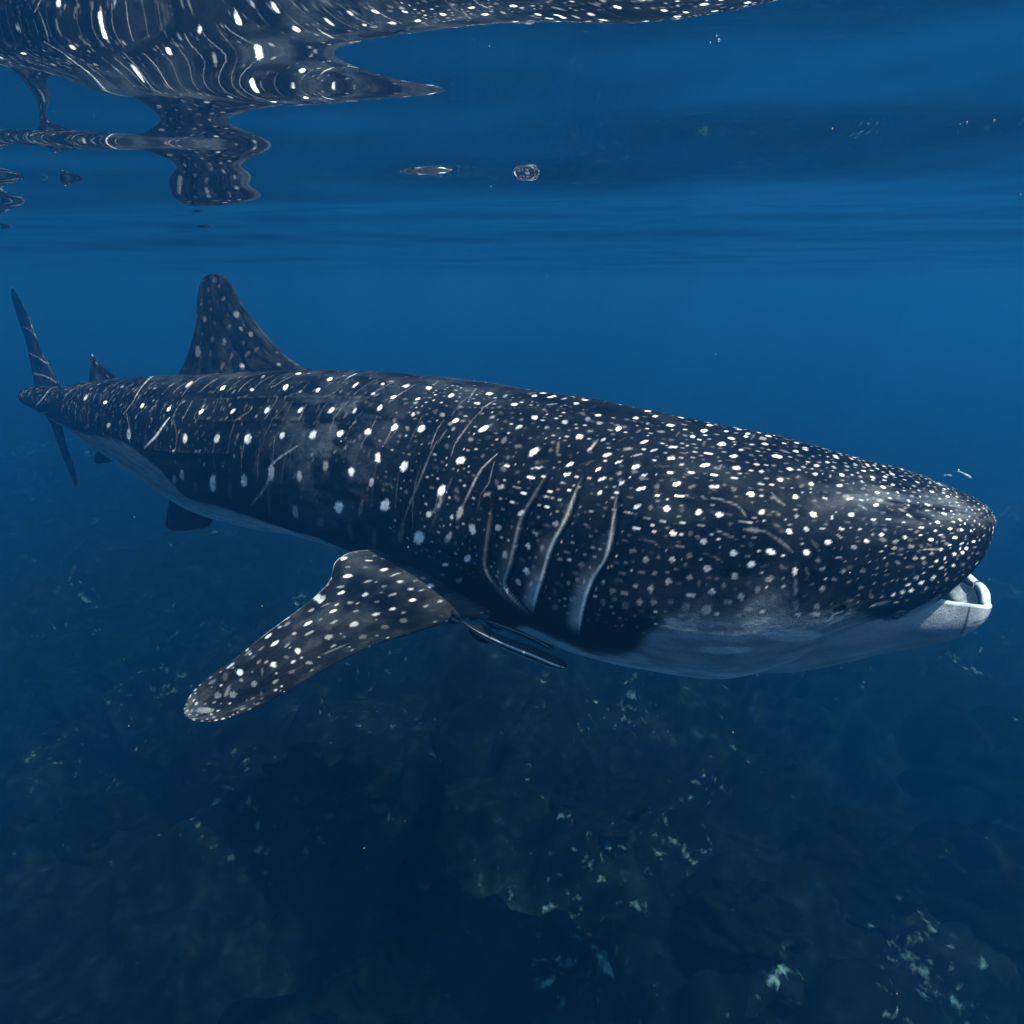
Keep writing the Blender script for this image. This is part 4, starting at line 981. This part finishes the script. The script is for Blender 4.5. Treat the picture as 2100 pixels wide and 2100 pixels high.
def remora(line, size, label):
    R = [[0, .002], [.03, .55*size], [.12, .95*size], [.3, size], [.6, .72*size], [.85, .32*size], [1, .08*size]]
    H = [[0, .002], [.03, .40*size], [.12, .78*size], [.3, .95*size], [.6, .8*size], [.85, .40*size], [1, .22*size]]
    root, ch, C, T, S, W, L, V, Q, cc = tube_fish('remora', line, R, H, label, 'remora', remora_skin)
    o = ch('body', V, Q, skin); paint(o, cc)
    def fin(nm, k, rise, ln, h, sw):
        V, Q = leaf(C[k], T[k], rise, ln, h, sw); f = ch(nm, V, Q, skin); paint(f, np.tile([.010, .012, .015], (len(V), 1)))
    fin('dorsal_fin', 52, W[52]*1.0, L*.30, size*1.9, size*1.2)
    fin('anal_fin', 52, -W[52], L*.30, size*1.9, size*1.2)
    fin('tail_fin', 84, W[84], L*.12, size*1.7, size*1.6)
    fin('tail_fin', 84, -W[84], L*.12, size*1.7, size*1.6)
    for s in (1, -1):
        fin('pectoral_fin', 18, S[18]*s*.8-W[18]*.6*0+W[18]*.2, L*.09, size*1.7, size*2.2)
    # sucking disc: an oval pad with cross ridges on the crown
    n = 26; V = []
    for k in range(n):
        q = k/(n-1); i = int(3+q*16); w = size*.62*math.sqrt(max(1-(2*q-1)**2, .02)); z = H_at(H, i/89.)*1.02+(.0016 if k % 2 else 0)
        V += [C[i]+T[i]*0-S[i]*w+W[i]*z*.80, C[i]+W[i]*(z+.002), C[i]+S[i]*w+W[i]*z*.80]
    f = ch('sucking_disc', np.array(V), grid_quads(n, 3), skin); paint(f, np.tile([.012, .015, .018], (len(V), 1)))
    for s in (1, -1):
        i = 8
        V, Q = ball(C[i]+S[i]*s*.60*size+W[i]*.15*size, size*.13, 10, 14)
        ch('eye', V, Q, m_eye)
    return root
def H_at(tab, q): return float(interp(tab, q)[0, 0])
remora(REMORA_A[::-1], .034, 'striped slender remora, the lower one, sticking out below the pectoral fin base')
remora(REMORA_B[::-1], .026, 'smaller striped remora tucked above the other one against the throat of the shark')

# ------------------------------------------------------------------ two slips of fish over the snout
def small_skin(q, a):
    c = np.array([.16, .22, .25])+0*q[..., None]
    return c+(np.array([.55, .62, .65])-c)*smooth(.3, -.3, np.cos(a))[..., None]
def small_fish(line, size, label):
    R = [[0, .0006], [.1, .5*size], [.3, .7*size], [.7, .4*size], [1, .1*size]]
    H = [[0, .0006], [.1, .8*size], [.3, 1.1*size], [.7, .6*size], [1, .2*size]]
    root, ch, C, T, S, W, L, V, Q, cc = tube_fish('small_fish', line, R, H, label, 'fish', small_skin, 30, 16)
    o = ch('body', V, Q, skin); paint(o, cc)
    for s in (1, -1):
        V, Q = leaf(C[27], T[27], W[27]*s, L*.14, size*1.6, size*1.8, thick=.0006); f = ch('tail_fin', V, Q, skin); paint(f, np.tile([.3, .36, .38], (len(V), 1)))
small_fish(FISH_A, .0042, 'thin silvery little fish just above and ahead of the snout')
small_fish(FISH_B, .0034, 'shorter fainter little fish left of the thin silvery one over the snout')

# ------------------------------------------------------------------ coral heads standing on the reef floor
coral = reef_material('coral_head', (.02, .035, .033), .60)
def coral_head(x, y, r, h, seed, label):
    n, mm = 64, 96
    a = np.linspace(.02, math.pi*.62, n)[:, None]; p = np.linspace(0, 2*math.pi, mm, endpoint=False)[None]
    dx, dy, dz = np.sin(a)*np.cos(p), np.sin(a)*np.sin(p), np.cos(a)+0*p
    k = 1+.55*(fbm(dx*1.6+seed, dy*1.6+dz*1.7+seed, seed, 3)-.5)*2+.16*(fbm(dx*5+seed, dy*5+dz*4, seed+9, 2)-.5)*2
    G = np.stack([dx*r*k, dy*r*k, dz*h*k], -1)
    z0 = float(floor_z(np.array([x]), np.array([y]))[0])
    o = mesh_obj('coral_head', G.reshape(-1, 3), grid_quads(n, mm, True), coral)
    o.location = (x, y, z0-.05)
    o['label'] = label; o['category'] = 'coral'; o['group'] = 'coral heads on the reef floor'
for a in HEADS: coral_head(*a)

# ------------------------------------------------------------------ specks drifting in the water
rs = np.random.RandomState(11)
V, Q = [], []
bv = np.array([(1, 0, 0), (0, 1, 0), (-1, 0, 0), (0, -1, 0), (0, 0, 1), (0, 0, -1)], float)
bq = np.array([(0, 1, 4), (1, 2, 4), (2, 3, 4), (3, 0, 4), (1, 0, 5), (2, 1, 5), (3, 2, 5), (0, 3, 5)])
pts = [(rs.uniform(-5, 5), rs.uniform(.8, 8), rs.uniform(-4.5, -.15), rs.uniform(.0009, .0026)) for _ in range(420)]
pts += [tuple(p) for p in SPECKS]
for k, (x, y, z, r) in enumerate(pts):
    s = r*rs.uniform(.6, 1.4, 3)
    V.append(bv*s+np.array((x, y, z))); Q.append(bq+6*k)
m, t, o = mat('drifting_specks')
b = nd(t, 'ShaderNodeBsdfDiffuse'); b.inputs[0].default_value = (.55, .62, .60, 1)
tr = nd(t, 'ShaderNodeBsdfTransparent'); mx = nd(t, 'ShaderNodeMixShader'); mx.inputs[0].default_value = .35
t.links.new(tr.outputs[0], mx.inputs[1]); t.links.new(b.outputs[0], mx.inputs[2]); t.links.new(mx.outputs[0], o.inputs['Surface'])
mesh_obj('floating_particles', np.concatenate(V), np.concatenate(Q), m, kind='stuff')
